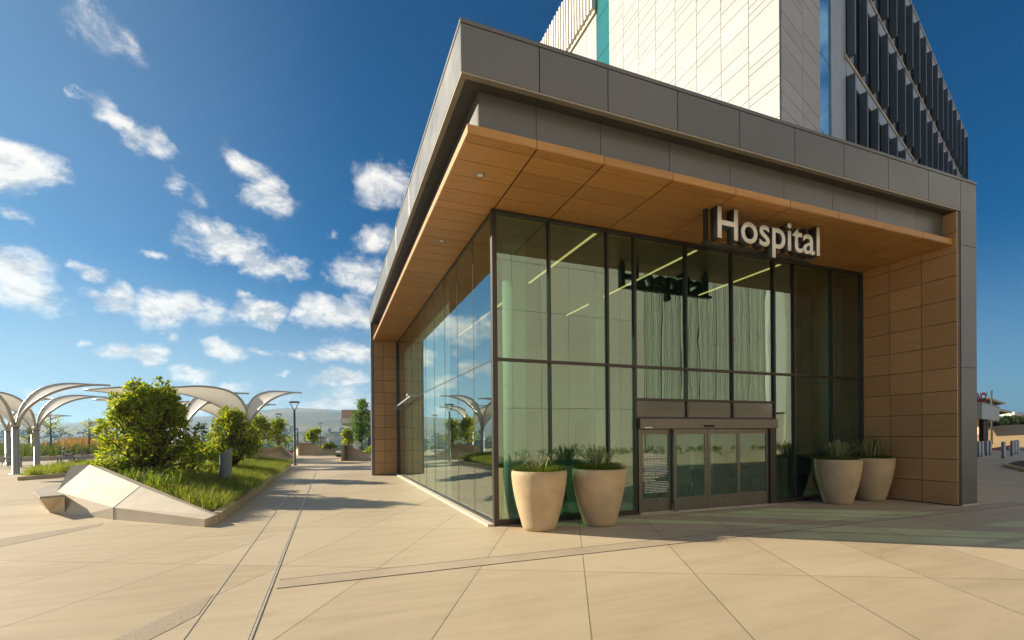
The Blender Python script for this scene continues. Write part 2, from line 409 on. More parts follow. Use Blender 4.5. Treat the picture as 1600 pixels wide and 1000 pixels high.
def blades(P, H, lean, W, droop=0.6):
    """arching grass blades: P n x 3 bases, H heights, lean n x 2 horizontal throw"""
    N = len(P); H = H.reshape(-1, 1)
    l3 = np.concatenate([lean, np.zeros((N, 1))], 1)
    side = unit(np.cross(l3 + np.array([1e-4, 0, 0]), np.array([0, 0, 1.0]))) * (W.reshape(-1, 1) / 2)
    up = np.array([0, 0, 1.0])
    m1 = P + l3 * 0.28 + up * H * 0.55; m2 = P + l3 * 0.68 + up * H * 0.9; tp = P + l3 * 1.1 + up * H * (1 - 0.35 * droop)
    V = np.stack([P - side, P + side, m1 - side * .85, m1 + side * .85, m2 - side * .5, m2 + side * .5, tp], 1).reshape(-1, 3)
    b = (np.arange(N) * 7).reshape(-1, 1)
    F4 = np.concatenate([b + np.array([[0, 1, 3, 2]]), b + np.array([[2, 3, 5, 4]])]); F3 = b + np.array([[4, 5, 6]])
    return V, F4.tolist() + F3.tolist()
def inside(poly, P):
    x, y = P[:, 0], P[:, 1]; c = np.zeros(len(P), bool); n = len(poly)
    for i in range(n):
        x1, y1 = poly[i]; x2, y2 = poly[(i + 1) % n]
        k = ((y1 > y) != (y2 > y)) & (x < (x2 - x1) * (y - y1) / (y2 - y1 + 1e-12) + x1)
        c ^= k
    return c
def scatter(poly, n):
    xs = [p[0] for p in poly]; ys = [p[1] for p in poly]; out = np.zeros((0, 2))
    while len(out) < n:
        P = np.stack([rng.uniform(min(xs), max(xs), n * 2), rng.uniform(min(ys), max(ys), n * 2)], 1)
        out = np.concatenate([out, P[inside(poly, P)]])
    return out[:n]
def grass_patch(name, label, poly, zf, n_tuft, per, h, w, mt, cat='grass', spread=0.16, throw=0.5):
    T = scatter(poly, n_tuft); n = n_tuft * per
    tp = np.repeat(T, per, 0); off = rng.normal(size=(n, 2)) * spread
    xy = tp + off * 0.5
    th = np.repeat(rng.uniform(0.65, 1.2, n_tuft), per)
    wind = np.array([0.14, -0.05])
    H = h * th * rng.uniform(0.6, 1.15, n)
    lean = (off / spread) * 0.5 * throw * H.reshape(-1, 1) + rng.normal(size=(n, 2)) * 0.18 * H.reshape(-1, 1) + wind * H.reshape(-1, 1) * 1.3
    z = np.array([zf(a, b) for a, b in xy])
    P = np.concatenate([xy, z.reshape(-1, 1)], 1)
    V, F = blades(P, H, lean, np.full(n, w) * rng.uniform(0.7, 1.3, n), 0.9)
    o = raw(name, V, F, mt)
    return tag(o, label, cat, kind='stuff')

HAZE = 0.00025

# ------------------------------------------------------------------ sun, sky, clouds
SUN_EL = R(23.0); SUN_DIR = Vector((-0.805 * math.cos(SUN_EL), 0.594 * math.cos(SUN_EL), math.sin(SUN_EL))).normalized()
sd = bpy.data.lights.new('sun', 'SUN'); sd.energy = 5.0; sd.angle = R(0.5); sd.color = (1.0, 0.87, 0.66)
so = bpy.data.objects.new('sun', sd); col.objects.link(so); so.location = (-40, 30, 40)
so.rotation_euler = SUN_DIR.to_track_quat('Z', 'Y').to_euler()
w = bpy.data.worlds.new('World'); scn.world = w; w.use_nodes = True
nt = w.node_tree; nt.nodes.clear()
out = nt.nodes.new('ShaderNodeOutputWorld')
bg = nt.nodes.new('ShaderNodeBackground'); bg.inputs[1].default_value = 0.062
nt.links.new(bg.outputs[0], out.inputs[0])
sky = nt.nodes.new('ShaderNodeTexSky'); sky.sky_type = 'NISHITA'; sky.sun_disc = False
sky.sun_elevation = SUN_EL; sky.sun_rotation = math.atan2(SUN_DIR.x, SUN_DIR.y)
sky.air_density = 1.0; sky.dust_density = 0.6; sky.ozone_density = 2.2; sky.altitude = 100
dirv = nt.nodes.new('ShaderNodeTexCoord').outputs['Generated']
sp = nd(nt, 'ShaderNodeSeparateXYZ', inp={0: dirv})
az = mth(nt, 'ARCTAN2', sp.outputs[0], sp.outputs[1]); el = mth(nt, 'ARCSINE', sp.outputs[2])
ae = nd(nt, 'ShaderNodeCombineXYZ', inp={0: az, 1: el}).outputs[0]
def azel(x, y, flip=False):
    d = ray(x, y).normalized()
    return (math.atan2(-d.x if flip else d.x, d.y), math.asin(d.z))
#          px   py   half-width half-height tilt(deg) weight
CL = [(20, 262, 66, 44, 0, 1.2), (190, 203, 50, 22, -38, .95), (238, 230, 46, 23, -25, 1.0), (124, 144, 22, 13, -20, .55),
      (160, 32, 62, 26, -35, .48), (215, 75, 52, 20, -40, .38), (290, 298, 44, 24, -20, .72), (335, 320, 40, 22, -35, .7),
      (372, 258, 60, 22, -20, .85), (424, 306, 40, 34, -30, .95), (372, 388, 72, 30, -12, 1.2), (448, 408, 56, 15, -8, 1.0),
      (598, 292, 54, 30, 18, .95), (592, 372, 40, 38, 25, 1.0), (574, 432, 48, 42, 20, 1.1), (20, 425, 78, 32, 8, 1.0), (45, 462, 74, 26, -5, 1.05),
      (152, 424, 33, 21, 0, .95), (178, 466, 54, 20, 5, 1.0), (302, 482, 66, 26, -8, 1.1), (405, 484, 42, 22, -5, 1.1), (378, 456, 22, 12, 0, .6),
      (538, 492, 54, 32, -8, 1.1), (474, 492, 30, 18, 0, .8), (206, 542, 44, 21, -3, 1.1), (545, 553, 58, 18, 3, 1.1), (416, 547, 32, 11, 0, 1.0), (462, 552, 18, 12, 0, .8),
      (300, 577, 48, 9, -4, .95), (522, 596, 48, 15, -3, 1.05), (150, 527, 20, 8, 0, .75), (262, 523, 18, 8, 0, .75), (258, 396, 32, 10, 0, .6), (520, 358, 18, 16, 0, .62),
      (90, 603, 70, 10, 0, .8), (505, 632, 95, 20, 0, .8), (330, 604, 60, 9, 0, .8), (440, 580, 18, 7, 0, .75), (40, 330, 40, 14, -15, .6)]
CLM = [(722, 518, 40, 26, 0, 1.15), (757, 505, 30, 24, 0, 1.05), (752, 572, 34, 16, 0, 1.0), (690, 598, 36, 14, 0, 1.0), (716, 548, 18, 10, 0, .8), (700, 640, 60, 12, 0, .8), (640, 560, 40, 20, 0, 1.)]
w1 = nt.nodes.new('ShaderNodeTexNoise'); nt.links.new(dirv, w1.inputs['Vector']); w1.inputs['Scale'].default_value = 8.0; w1.inputs['Detail'].default_value = 6; w1.inputs['Roughness'].default_value = .6
wv = nd(nt, 'ShaderNodeVectorMath', operation='SUBTRACT', inp={0: w1.outputs['Color'], 1: (.5, .5, .5)}).outputs[0]
wv = nd(nt, 'ShaderNodeVectorMath', operation='MULTIPLY', inp={0: wv, 1: (.16, .10, 0)}).outputs[0]
ae = nd(nt, 'ShaderNodeVectorMath', operation='ADD', inp={0: ae, 1: wv}).outputs[0]
field = None
for fl, L in ((False, CL), (True, CLM)):
    for (px, py, hw, hh, tilt, wt) in L:
        a0, e0 = azel(px, py, fl); a1, _e = azel(px + hw, py, fl); _a, e1 = azel(px, py - hh, fl)
        kf = 1.42 if hw >= 50 else (1.22 if hw >= 40 else 1.05)
        mp = nt.nodes.new('ShaderNodeMapping'); mp.vector_type = 'TEXTURE'; nt.links.new(ae, mp.inputs[0])
        mp.inputs['Location'].default_value = (a0, e0, 0); mp.inputs['Rotation'].default_value = (0, 0, R(tilt))
        mp.inputs['Scale'].default_value = (max(abs(a1 - a0), .004) * kf, max(abs(e1 - e0), .004) * kf, 1)
        ln = nt.nodes.new('ShaderNodeVectorMath'); ln.operation = 'LENGTH'; nt.links.new(mp.outputs[0], ln.inputs[0])
        v = mth(nt, 'MULTIPLY', mth(nt, 'SUBTRACT', 1.0, ln.outputs['Value'], clamp=True), wt)
        field = v if field is None else mth(nt, 'MAXIMUM', field, v)
# noise for the clouds in view and the bank added in the unseen south
dn = nd(nt, 'ShaderNodeVectorMath', operation='NORMALIZE', inp={0: dirv}).outputs[0]
def cnoise(off, scale, det, rough, dist):
    mp = nt.nodes.new('ShaderNodeMapping'); nt.links.new(dn, mp.inputs[0]); mp.inputs['Location'].default_value = off; mp.inputs['Scale'].default_value = (1, 1, 1.7)
    return noise(nt, mp.outputs[0], scale, det, rough, dist)
n_edge = cnoise((0, 0, 0), 13.0, 10, 0.66, 0.3)
n_off = cnoise(tuple(-0.03 * c for c in (SUN_DIR.x, SUN_DIR.y, SUN_DIR.z * 1.7)), 13.0, 10, 0.66, 0.3)
n_big = cnoise((3, 1, 0), 3.2, 3, 0.5, 0.0)
dens = mth(nt, 'ADD', mth(nt, 'MULTIPLY', field, 1.25), mth(nt, 'MULTIPLY', mth(nt, 'SUBTRACT', n_edge, 0.5), 2.1))
dens = mth(nt, 'MULTIPLY', sstep(nt, dens, 0.16, 1.15), sstep(nt, field, 0.0, 0.26))
lit = mth(nt, 'MULTIPLY_ADD', mth(nt, 'SUBTRACT', n_edge, n_off), 3.4, 0.74, clamp=True)
thick = sstep(nt, mth(nt, 'ADD', field, mth(nt, 'MULTIPLY', mth(nt, 'SUBTRACT', n_big, .5), .8)), 0.35, 1.0)
lit = mth(nt, 'SUBTRACT', lit, mth(nt, 'MULTIPLY', thick, 0.30), clamp=True)
ccol = ramp(nt, lit, ((0.15, (5.0, 5.3, 5.6)), (0.85, (9.3, 8.9, 8.2))))
# deeper, polarised blue away from the horizon; pale haze along it
skyc = mixc(nt, 1.0, sky.outputs[0], (0.0, 0.37, 0.64), 'MULTIPLY')
sdot = nd(nt, 'ShaderNodeVectorMath', operation='DOT_PRODUCT', inp={0: dn, 1: tuple(SUN_DIR)}).outputs['Value']
hz = mth(nt, 'MULTIPLY', sstep(nt, el, R(19), R(-1.5)), mth(nt, 'MULTIPLY_ADD', sstep(nt, sdot, -.7, .5), .7, .3))
skyc = mixc(nt, mth(nt, 'MULTIPLY', hz, 0.85), skyc, (4.6, 6.0, 6.9))
# thin veil towards the sun
veil = mth(nt, 'MULTIPLY', sstep(nt, sdot, 0.60, 1.1), 0.20)
skyc = mixc(nt, veil, skyc, (7.4, 8.0, 8.3))
# broken bright cloud added in the unseen southern sky to fill the shaded front
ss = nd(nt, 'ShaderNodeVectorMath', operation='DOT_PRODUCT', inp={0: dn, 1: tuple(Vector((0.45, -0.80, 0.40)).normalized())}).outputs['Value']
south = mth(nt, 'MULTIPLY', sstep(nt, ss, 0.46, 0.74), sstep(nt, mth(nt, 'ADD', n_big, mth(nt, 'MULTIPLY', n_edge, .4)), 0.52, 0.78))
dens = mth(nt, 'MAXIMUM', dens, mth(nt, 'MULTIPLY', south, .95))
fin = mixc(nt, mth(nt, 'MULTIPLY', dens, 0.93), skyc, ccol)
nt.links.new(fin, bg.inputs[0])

# ------------------------------------------------------------------ ground
def terrain_h(x, y):
    r = math.hypot(x, y); a = math.atan2(x, y)
    if r < 62: return -0.05
    north = max(0.0, min(1.0, 0.5 + 1.4 * math.cos(a + 0.6)))
    k = min(1, (r - 62) / 90.0); z = -0.05 - north * (k ** 0.8) * 13.0
    east = max(0.0, 1 - abs(a - R(70)) / R(28))
    z += east * min(1, max(0, (r - 78) / 60.0)) * 5.2
    if r > 500:
        q = min(1, (r - 500) / 1700.0); q = q * q * (3 - 2 * q)
        ridge = 108 + 16 * math.sin(a * 5.0 + 1.7) + 9 * math.sin(a * 13 + .4) + 5 * math.sin(a * 29 + r * .002)
        z += q * north ** 0.5 * ridge * (0.85 + .25 * math.sin(a * 9 + r * .0011))
        z += (1 - north) * q * 8
        z = min(z, 132.0)
    return z
V = [(0, 0, terrain_h(0, 0))]; F = []
rings = [20, 45, 61, 64, 70, 78, 88, 100, 115, 135, 160, 200, 260, 340, 450, 600, 800, 1000, 1250, 1500, 1750, 2000, 2300, 2700, 3300, 4200, 5600]
NA = 240
for r in rings:
    for j in range(NA):
        a = 2 * math.pi * j / NA; x = r * math.sin(a); y = r * math.cos(a); V.append((x, y, terrain_h(x, y)))
for j in range(NA): F.append((0, 1 + (j + 1) % NA, 1 + j))
for i in range(len(rings) - 1):
    for j in range(NA):
        a = 1 + i * NA + j; b = 1 + i * NA + (j + 1) % NA; F.append((a, b, b + NA, a + NA))
m, nt2, o2 = new_mat('dry_hillside')
co = objco(nt2)
spx = nd(nt2, 'ShaderNodeSeparateXYZ', inp={0: co})
big = noise(nt2, co, 0.006, 7, 0.65); sm = noise(nt2, co, 0.05, 6, 0.7); fi = noise(nt2, co, 1.2, 5, 0.7)
v = mth(nt2, 'ADD', mth(nt2, 'MULTIPLY', big, 0.5), mth(nt2, 'ADD', mth(nt2, 'MULTIPLY', sm, 0.35), mth(nt2, 'MULTIPLY', fi, 0.15)))
wild = ramp(nt2, v, ((0.34, (0.03, 0.05, 0.02)), (0.48, (0.09, 0.095, 0.045)), (0.6, (0.26, 0.20, 0.10)), (0.75, (0.34, 0.26, 0.14))))
dry = ramp(nt2, v, ((0.3, (0.34, 0.23, 0.10)), (0.7, (0.50, 0.35, 0.17))))
ev = sstep(nt2, mth(nt2, 'SUBTRACT', spx.outputs[0], mth(nt2, 'ABSOLUTE', mth(nt2, 'SUBTRACT', spx.outputs[1], 20.0))), 10, 40)
nearby = mth(nt2, 'SUBTRACT', 1.0, sstep(nt2, spx.outputs[0], 200, 320))
c = mixc(nt2, mth(nt2, 'MULTIPLY', ev, nearby), wild, dry)
b = nd(nt2, 'ShaderNodeBsdfPrincipled', inp={'Base Color': c, 'Roughness': 0.95})
nt2.links.new(b.outputs[0], o2.inputs[0])
tag(raw('terrain', V, F, m, smooth=True), 'dry grassy land falling to a hazy valley and a long ridge of hills', 'terrain', kind='structure')

mb = MB(); mb.box(-46, 40, -48, 61, -0.6, 0.0); mb.build('plaza', M_pave)
tag(bpy.data.objects['plaza'], 'warm tan concrete plaza scored with slanting joints', 'plaza', kind='structure')
mb = MB(); mb.prism([(40.0, -30), (78, -30), (78, 23.5), (60, 20.5), (44, 30), (40.0, 30)], -0.5, -0.012); mb.build('drive', M_asph)
tag(bpy.data.objects['drive'], 'asphalt drop-off drive beyond the bollards', 'road', kind='structure')
mb = MB(); mb.prism([(40.01, -6), (47, 9.6), (60, 14), (62, 16.5), (52, 22), (40.01, 18)], -0.4, 0.004); mb.build('drop_off_pavement', M_conc)
tag(bpy.data.objects['drop_off_pavement'], 'pale pavement under the emergency canopy', 'pavement', kind='structure')
mb = MB(); mb.box(-3.92, 13.9, -2.86, -2.47, 0.0, 0.004); mb.build('paving_band', M_band)
tag(bpy.data.objects['paving_band'], 'narrow paving band running along the entrance front', 'paving', kind='structure')
mb = MB()
mb.box(-3.92, 13.9, -2.467, -2.462, 0.001, 0.007); mb.box(-3.92, 13.9, -2.868, -2.861, 0.001, 0.008)
mb.build('paving_band_edge', mat('band_edge_grout', (0.17, 0.13, 0.09), 0.85)); tag(bpy.data.objects['paving_band_edge'], 'dark recessed edges of the paving band', 'paving', kind='structure')
for n_, P_ in (('aggregate_strip', [(-5.18 - 3.2, -3.96 - 6.2), (-4.62, -2.80), (-4.62, -3.52), (-4.85 - 3.0, -4.1 - 6.2)]),
               ('aggregate_strip', [(-9.24 - 4, 2.55 - 4.4), (-9.24, 2.60), (-8.10, 3.90), (-8.02, 3.55), (-8.78, 1.66), (-8.78 - 4, 1.66 - 4.4)])):
    mb = MB(); mb.prism(P_, 0.0, 0.004); o = mb.build(n_, M_agg)
    tag(o, 'rough exposed aggregate strip slanting across the plaza ' + ('towards the steel drain' if P_[1][0] > -6 else 'towards the wedge planter'), 'paving', kind='structure')
mb = MB()
for a, b_ in ((-4.030, -4.014), (-4.000, -3.984)): mb.box(a, b_, -14, 22.5, 0.001, 0.009)
mb.box(-4.014, -4.000, -14, 22.5, 0.001, 0.005, 1)
tag(mb.build('trench_drain', [M_steel, M_kerb]), 'thin double steel slot drain running straight across the plaza', 'drain')
mb = MB(); mb.box(-4.600, -4.585, -14, 21.0, 0.0, 0.006)
tag(mb.build('expansion_strip', M_steel), 'single pale metal joint strip parallel to the slot drain', 'paving', kind='structure')

# ------------------------------------------------------------------ entrance pavilion
ZS, ZM, ZC, ZF, ZT = 6.704, 3.534, 6.858, 7.602, 8.417
XL, XP, XR, YF, YB = -1.31, 12.552, 11.694, -2.334, 14.93
pav = thing('entrance_pavilion', 'glass-walled hospital entrance pavilion with grey metal frame and timber canopy', 'building')
gap = 0.007
# grey fascia band, made of cassettes over a dark backing
mb = MB()
jx = [XL, 0.031, 1.354, 2.875, 4.409, 5.941, 7.472, 8.994, 10.531, 11.864, XP]
mb.box(XL + .03, XP - .03, YF + .03, YF + .12, ZF + .02, ZT - .02, 1)
mb.box(XL + .03, XL + .12, YF + .12, YB + .55, ZF + .02, ZT - .02, 1)
for a, b in zip(jx[:-1], jx[1:]):
    g0 = gap if a > XL else 0; g1 = gap if b < XP else 0
    z0 = ZF
    mb.box(a + g0, b - g1, YF, YF + .035, z0, ZT - .075)
for y in np.arange(YF + .035, YB + .5, 2.55):
    y2 = min(y + 2.55, YB + .55)
    mb.box(XL, XL + .035, y + .006, y2 - .006, ZF, ZT - .075)
mb.box(XL - .012, XP + .012, YF - .012, YF + .5, ZT - .068, ZT, 0)
mb.box(XL - .012, XL + .5, YF + .5, YB + .56, ZT - .068, ZT, 0)
fas = mb.build('fascia', [M_panel, M_dark], pav, bevel=0.004)
mb = MB()
mb.box(XL + .004, XR + .165, YF + .004, YF + .10, ZF - .036, ZF - .004); mb.box(XL + .004, XL + .10, YF + .10, YB, ZF - .036, ZF - .004)
mb.build('edge_trim', M_trim, fas)
# soffit of the fascia and the recessed band behind it
mb = MB()
YI, XI = -2.03, -0.945
ji = [XI, 0.10, 1.38, 2.93, 4.46, 5.99, 7.52, 9.05, 10.58, XR]
for a, b in zip([XL + .1] + ji[1:-1], ji[1:]):
    mb.box(a + .005, b - .005, YF + .1, YI + .02, ZF - .03, ZF - .005, 2)
for y in np.arange(YI + .02, YB, 2.55): mb.box(XL + .1, XI + .02, y + .005, min(y + 2.55, YB) - .005, ZF - .03, ZF - .005, 2)
for a, b in zip(ji[:-1], ji[1:]): mb.box(a + .005, b - .005, YI, YI + .03, ZC + .01, ZF - .03)
for y in np.arange(YI + .03, YB, 2.55): mb.box(XI, XI + .03, y + .005, min(y + 2.55, YB) - .005, ZC + .01, ZF - .03)
mb.box(XI + .031, XR, YI + .031, YI + .1, ZC, ZF, 1); mb.box(XI + .031, XI + .1, YI + .1, YB, ZC, ZF, 1)
mb.build('recessed_band', [M_panel, M_dark, M_reveal], pav)
# timber canopy: edge boards and soffit boards
YC, XC = -2.243, -1.19
cx = [XC, 0.015, 1.321, 2.837, 4.395, 5.913, 7.427, 8.951, 10.487, XR - .004]
mb = MB()
mb.box(XC + .03, XR - .004, YC + .03, 0.35, ZS + .03, ZC - .01, 1); mb.box(XC + .03, 0.02, 0.35, YB - .004, ZS + .03, ZC - .01, 1)
for a, b in zip(cx[:-1], cx[1:]): mb.box(a + (.006 if a > XC else 0), b - .006, YC, YC + .03, ZS + .012, ZC)
for y in np.arange(YC + .03, YB, 2.55): mb.box(XC, XC + .03, y + .004, min(y + 2.55, YB - .006) - .004, ZS + .012, ZC)
ys = [YC + .014, -2.03, -1.52, -1.02, -0.52, -0.02, 0.30]
for a, b in zip(cx[:-1], cx[1:]):
    for y0, y1 in zip(ys[:-1], ys[1:]):
        mb.box(a + .018, b - .016, y0 + .008, y1 - .008, ZS, ZS + .028, 0)
y = 0.30
while y < YB - .05:
    y2 = min(y + .5, YB - .008); mb.box(XC + .018, 0.004, y + .008, y2 - .008, ZS, ZS + .028, 0); y = y2 + .0
can = mb.build('canopy', [M_wood_x, M_dark], pav)
for p in [(750, 273), (690, 376), (640, 480), (1243, 358)]:
    q = G(p[0], p[1], ZS)
    mb = MB(); mb.lathe([(.055, -.010), (.062, -.016), (.085, -.016), (.09, -.001)], (q[0], q[1], ZS), 24, close=False); mb.lathe([(.058, -.008), (.058, -.010)], (q[0], q[1], ZS), 20, 1)
    mb.build('downlight', [M_trim, M_down], can)
# timber side return and its grey pillar
mb = MB()
mb.box(XR + .03, XP - .03, YF + .03, 0.0, 0.0, ZF - .06, 1)
yj = [YF + .0, -1.552, -0.772, -0.002]
zs = [0.02 + .589 * k for k in range(12)] + [6.70]
zs = [z for z in zs if z < 6.6] + [7.02, ZF - .06]
for a, b in zip(yj[:-1], yj[1:]):
    for z0, z1 in zip(zs[:-1], zs[1:]): mb.box(XR, XR + .03, a + .008, b - .008, z0 + .007, z1 - .007, 0)
mb.build('timber_side_wall', [M_wood_v, M_dark], pav)
mb = MB()
mb.box(XR + .002, XR + .16, YF + .012, YF + .03, 0.015, ZF - .06, 1)
for z0, z1 in ((0.03, 3.56), (3.57, 6.70), (6.71, ZF)): mb.box(XR + .165, XP, YF, YF + .03, z0, z1)
for z0, z1 in ((0.03, 3.56), (3.57, 6.70), (6.71, ZT - .07)): mb.box(XP - .03, XP, YF + .03, 0.0, z0, z1)
mb.box(XR + .16, XP + .02, YF - .02, 0.0, 0.0, 0.028, 2)
mb.build('pillar', [M_panel, M_bronze, M_pale], pav, bevel=.003)
# far end wall of the long side
mb = MB()
mb.box(XL + .05, -.02, YB + .03, YB + .5, 0.0, ZF, 1)
zs2 = [0.03 + .589 * k for k in range(12)]; zs2 = [z for z in zs2 if z < 6.4] + [ZS + .0]
for a, b in ((XL + .13, -.70), (-.70, -.085)):
    for z0, z1 in zip(zs2[:-1], zs2[1:]): mb.box(a + .007, b - .007, YB, YB + .03, z0 + .009, z1 - .009, 0)
mb.box(XL + .13, -.95, YB, YB + .03, ZS + .01, ZF - .06, 0)
mb.box(XL, XL + .05, YB - .0, YB + .55, 0, ZF, 2); mb.box(XL + .05, XL + .12, YB - .01, YB + .03, 0, ZF, 2)
mb.box(-.08, .08, YB - .03, YB + .03, 0, ZS, 3)
mb.build('end_wall', [M_wood_v, M_dark, M_panel, M_bronze], pav)
# roof deck, interior shell
mb = MB(); mb.box(XI + .12, XP - .05, YI + .12, YB + .5, ZC + .02, ZT - .3); mb.box(XP - .05, 17, .1, YB + .5, ZC + .02, ZT - .3)
mb.build('roof', M_white, pav)
mb = MB(); mb.box(0.02, 17, .08, YB, 0.0, 0.012); mb.build('floor', M_infl, pav)
mb = MB(); mb.box(0.05, 17, .36, YB, ZS + .09, ZS + .12); mb.build('ceiling', M_iceil, pav)
mb = MB()
x = 0.05
while x < 17: mb.box(x, min(x + 1.17, 17), YB - .25, YB, 0, ZS + .085); x += 1.18
y = 0.1
while y < YB - .3: mb.box(16.8, 17, y, min(y + 1.17, YB - .26), 0, ZS + .085); y += 1.18
mb.box(12.56, 17, .0, .08, 0, ZS + .4)
mb.build('back_wall', M_inwall, pav)
mb = MB(); mb.box(4.2, 12.5, 8.0, 8.3, 0, 3.6); mb.box(4.2, 12.5, 8.0, 9.2, 3.6, 4.15); mb.box(9.0, 9.25, 3.4, 8.0, 0, 2.6)
mb.build('inner_partition', M_inwall, pav)
for X, Y, r in ((1.02, 1.42, .29), (5.3, 4.6, .24), (12.85, 1.75, .34), (9.0, 6.2, .26), (1.02, 9.5, .29)):
    mb = MB(); mb.lathe([(r, 0), (r, ZS + .09)], (X, Y, 0.0), 32); mb.build('column', M_white, pav)
for b_ in ((14.3, 14.55, 2.6, 3.9, 2.9, 6.4), (6.3, 7.3, 7.93, 7.995, 0.02, 2.3), (11.0, 11.9, 7.93, 7.995, 0.02, 2.3)):
    mb = MB(); mb.box(*b_); mb.build('teal_panel', M_teal, pav)
for x0, y0, x1, y1 in ((2.77, .38, 2.72, 4.4), (2.71, 5.0, 2.66, 7.6), (5.85, .40, 5.75, 7.6), (8.9, .40, 8.85, 3.6), (2.66, 8.0, 2.6, 13)):
    mb = MB(); mb.bar((x0, y0, ZS + .075), (x1, y1, ZS + .075), .05, .03); mb.build('ceiling_light', M_lamp, pav)

# glazing: bronze frame on the front, butt-jointed panes along the side
mx = [0.0, 1.29, 2.785, 3.54, 5.07, 6.57, 8.065, 8.83, 10.365, 11.66]
mb = MB()
def vm(x, z0, z1, w=.055): mb.box(x - w / 2, x + w / 2, -.065, .06, z0, z1)
mb.box(-.055, .055, -.065, .055, 0.0, ZS - .002)
for x in mx[1:]:
    vm(x, 0.0 if x not in (5.07, 6.57) else 2.285, ZS - .002, .06 if x in (3.54, 8.065) else .05)
mb.box(.055, XR - .02, -.058, .055, ZS - .075, ZS - .004)
def hm(x0, x1, zc, h=.055): 
    xs = [x for x in mx if x0 - .01 <= x <= x1 + .01]
    for a, b in zip(xs[:-1], xs[1:]): mb.box(a + .03 if a else .055, b - .03, -.06, .055, zc - h / 2, zc + h / 2)
hm(0, 11.66, ZM, .06); hm(3.54, 8.065, 2.755, .055); hm(3.54, 8.065, 2.31, .05)
hm(0, 3.54, .06, .11); hm(8.065, 11.66, .06, .11)
frf = mb.build('front_glazing', M_bronze, pav, bevel=.003)
def pane(x0, x1, z0, z1, m_=None):
    q = MB(); q.box(x0, x1, -.008, .006, z0, z1); return q.build('glass_pane', m_ or M_glass_f, frf)
for i, (a, b) in enumerate(zip(mx[:-1], mx[1:])):
    pane(a + .03, b - .03, ZM + .03, ZS - .075)
    if b <= 3.55 or a >= 8.06: pane(a + .03, b - .03, .115, ZM - .03)
    else: pane(a + .03, b - .03, 2.783, ZM - .03)
M_sp = mat('glossy_spandrel', (0.10, 0.095, 0.075), 0.08, 0.1, var=.03, spec=.8)
for a, b in ((3.54, 5.07), (5.07, 6.57), (6.57, 8.065)):
    q = MB(); q.box(a + .03, b - .03, -.02, .02, 2.335, 2.727); q.build('spandrel_panel', M_sp, frf)
q = MB(); q.box(11.69, XR, -.06, .06, 0, ZS); q.build('edge_jamb', M_bronze, frf)
mb = MB()
sy = [0.06] + [1.524 * k for k in range(1, 10)] + [YB - .08]
mb.box(-.03, .03, .06, YB - .03, ZS - .05, ZS - .004); mb.box(-.012, .012, .06, YB - .08, ZM - .011, ZM + .011)
for y in sy[1:-1]: mb.box(-.0105, .0105, y - .008, y + .008, .09, ZS - .05)
mb.box(-.05, .04, .06, YB - .03, 0.02, .085)
sdf = mb.build('side_glazing', M_bronze, pav)
for a, b in zip(sy[:-1], sy[1:]):
    for z0, z1 in ((.09, ZM - .012), (ZM + .012, ZS - .052)):
        q = MB(); q.box(-.008, .006, a + .009, b - .009, z0, z1); q.build('glass_pane', M_glass_s, sdf)
for k in range(3, len(sy) - 1):                                # roller blinds drawn behind the side glass, slits between them
    q = MB(); q.box(.16, .166, sy[k] + (.02 if k % 3 else .06), sy[k + 1] - .02, .12, ZS + .05); q.box(.145, .18, sy[k] + .06, sy[k + 1] - .03, .10, .119)
    q.build('roller_blind', M_blind, pav)
mb = MB(); mb.box(-.20, -.055, -.06, YB - .05, 0.0, .05); mb.build('plinth', M_pale, pav)
mb = MB(); mb.bar((-.12, YB - .06, 3.42), (-.10, 10.4, 3.60), .07, .07); mb.box(-.16, -.06, 10.9, 11.2, 3.64, 3.76); mb.box(-.17, -.03, YB - .12, YB - .04, 3.30, 3.52)
mb.build('wall_bracket', M_galv, pav)
# sliding entrance doors
mb = MB()
mb.box(3.575, 8.03, -.17, .06, 2.045, 2.283, 0); mb.box(3.575, 3.64, -.10, .06, .012, 2.045, 0); mb.box(7.83, 8.03, -.10, .06, .012, 2.045, 1)
mb.box(5.5, 5.8, -.20, -.171, 2.085, 2.135, 2)
mb.box(3.55, 8.05, -.20, .08, 0.0, .012, 3)
hd = mb.build('door_frame', [M_doorm, M_bronze, M_dark, M_pale], pav, bevel=.004)
def leaf(x0, x1, y, nm='sliding_door'):
    q = MB(); t = .022; s = .085
    q.box(x0, x0 + s, y - t, y + t, .03, 2.03); q.box(x1 - s, x1, y - t, y + t, .03, 2.03)
    q.box(x0 + s, x1 - s, y - t, y + t, .03, .36); q.box(x0 + s, x1 - s, y - t, y + t, 1.91, 2.03)
    q.box((x0 + x1) / 2 - .03, (x0 + x1) / 2 + .03, y - t - .006, y - t, .29, .315, 1)
    d = q.build(nm, [M_doorm, M_dark], pav, bevel=.003)
    q = MB(); q.box(x0 + s, x1 - s, y - .006, y + .006, .36, 1.91); q.build('glass_pane', M_glass_d, d)
    return d
dl = leaf(3.645, 4.60, -.02, 'fixed_door_panel'); leaf(4.57, 5.622, -.12); leaf(5.632, 6.70, -.12); leaf(6.68, 7.825, -.02, 'fixed_door_panel')
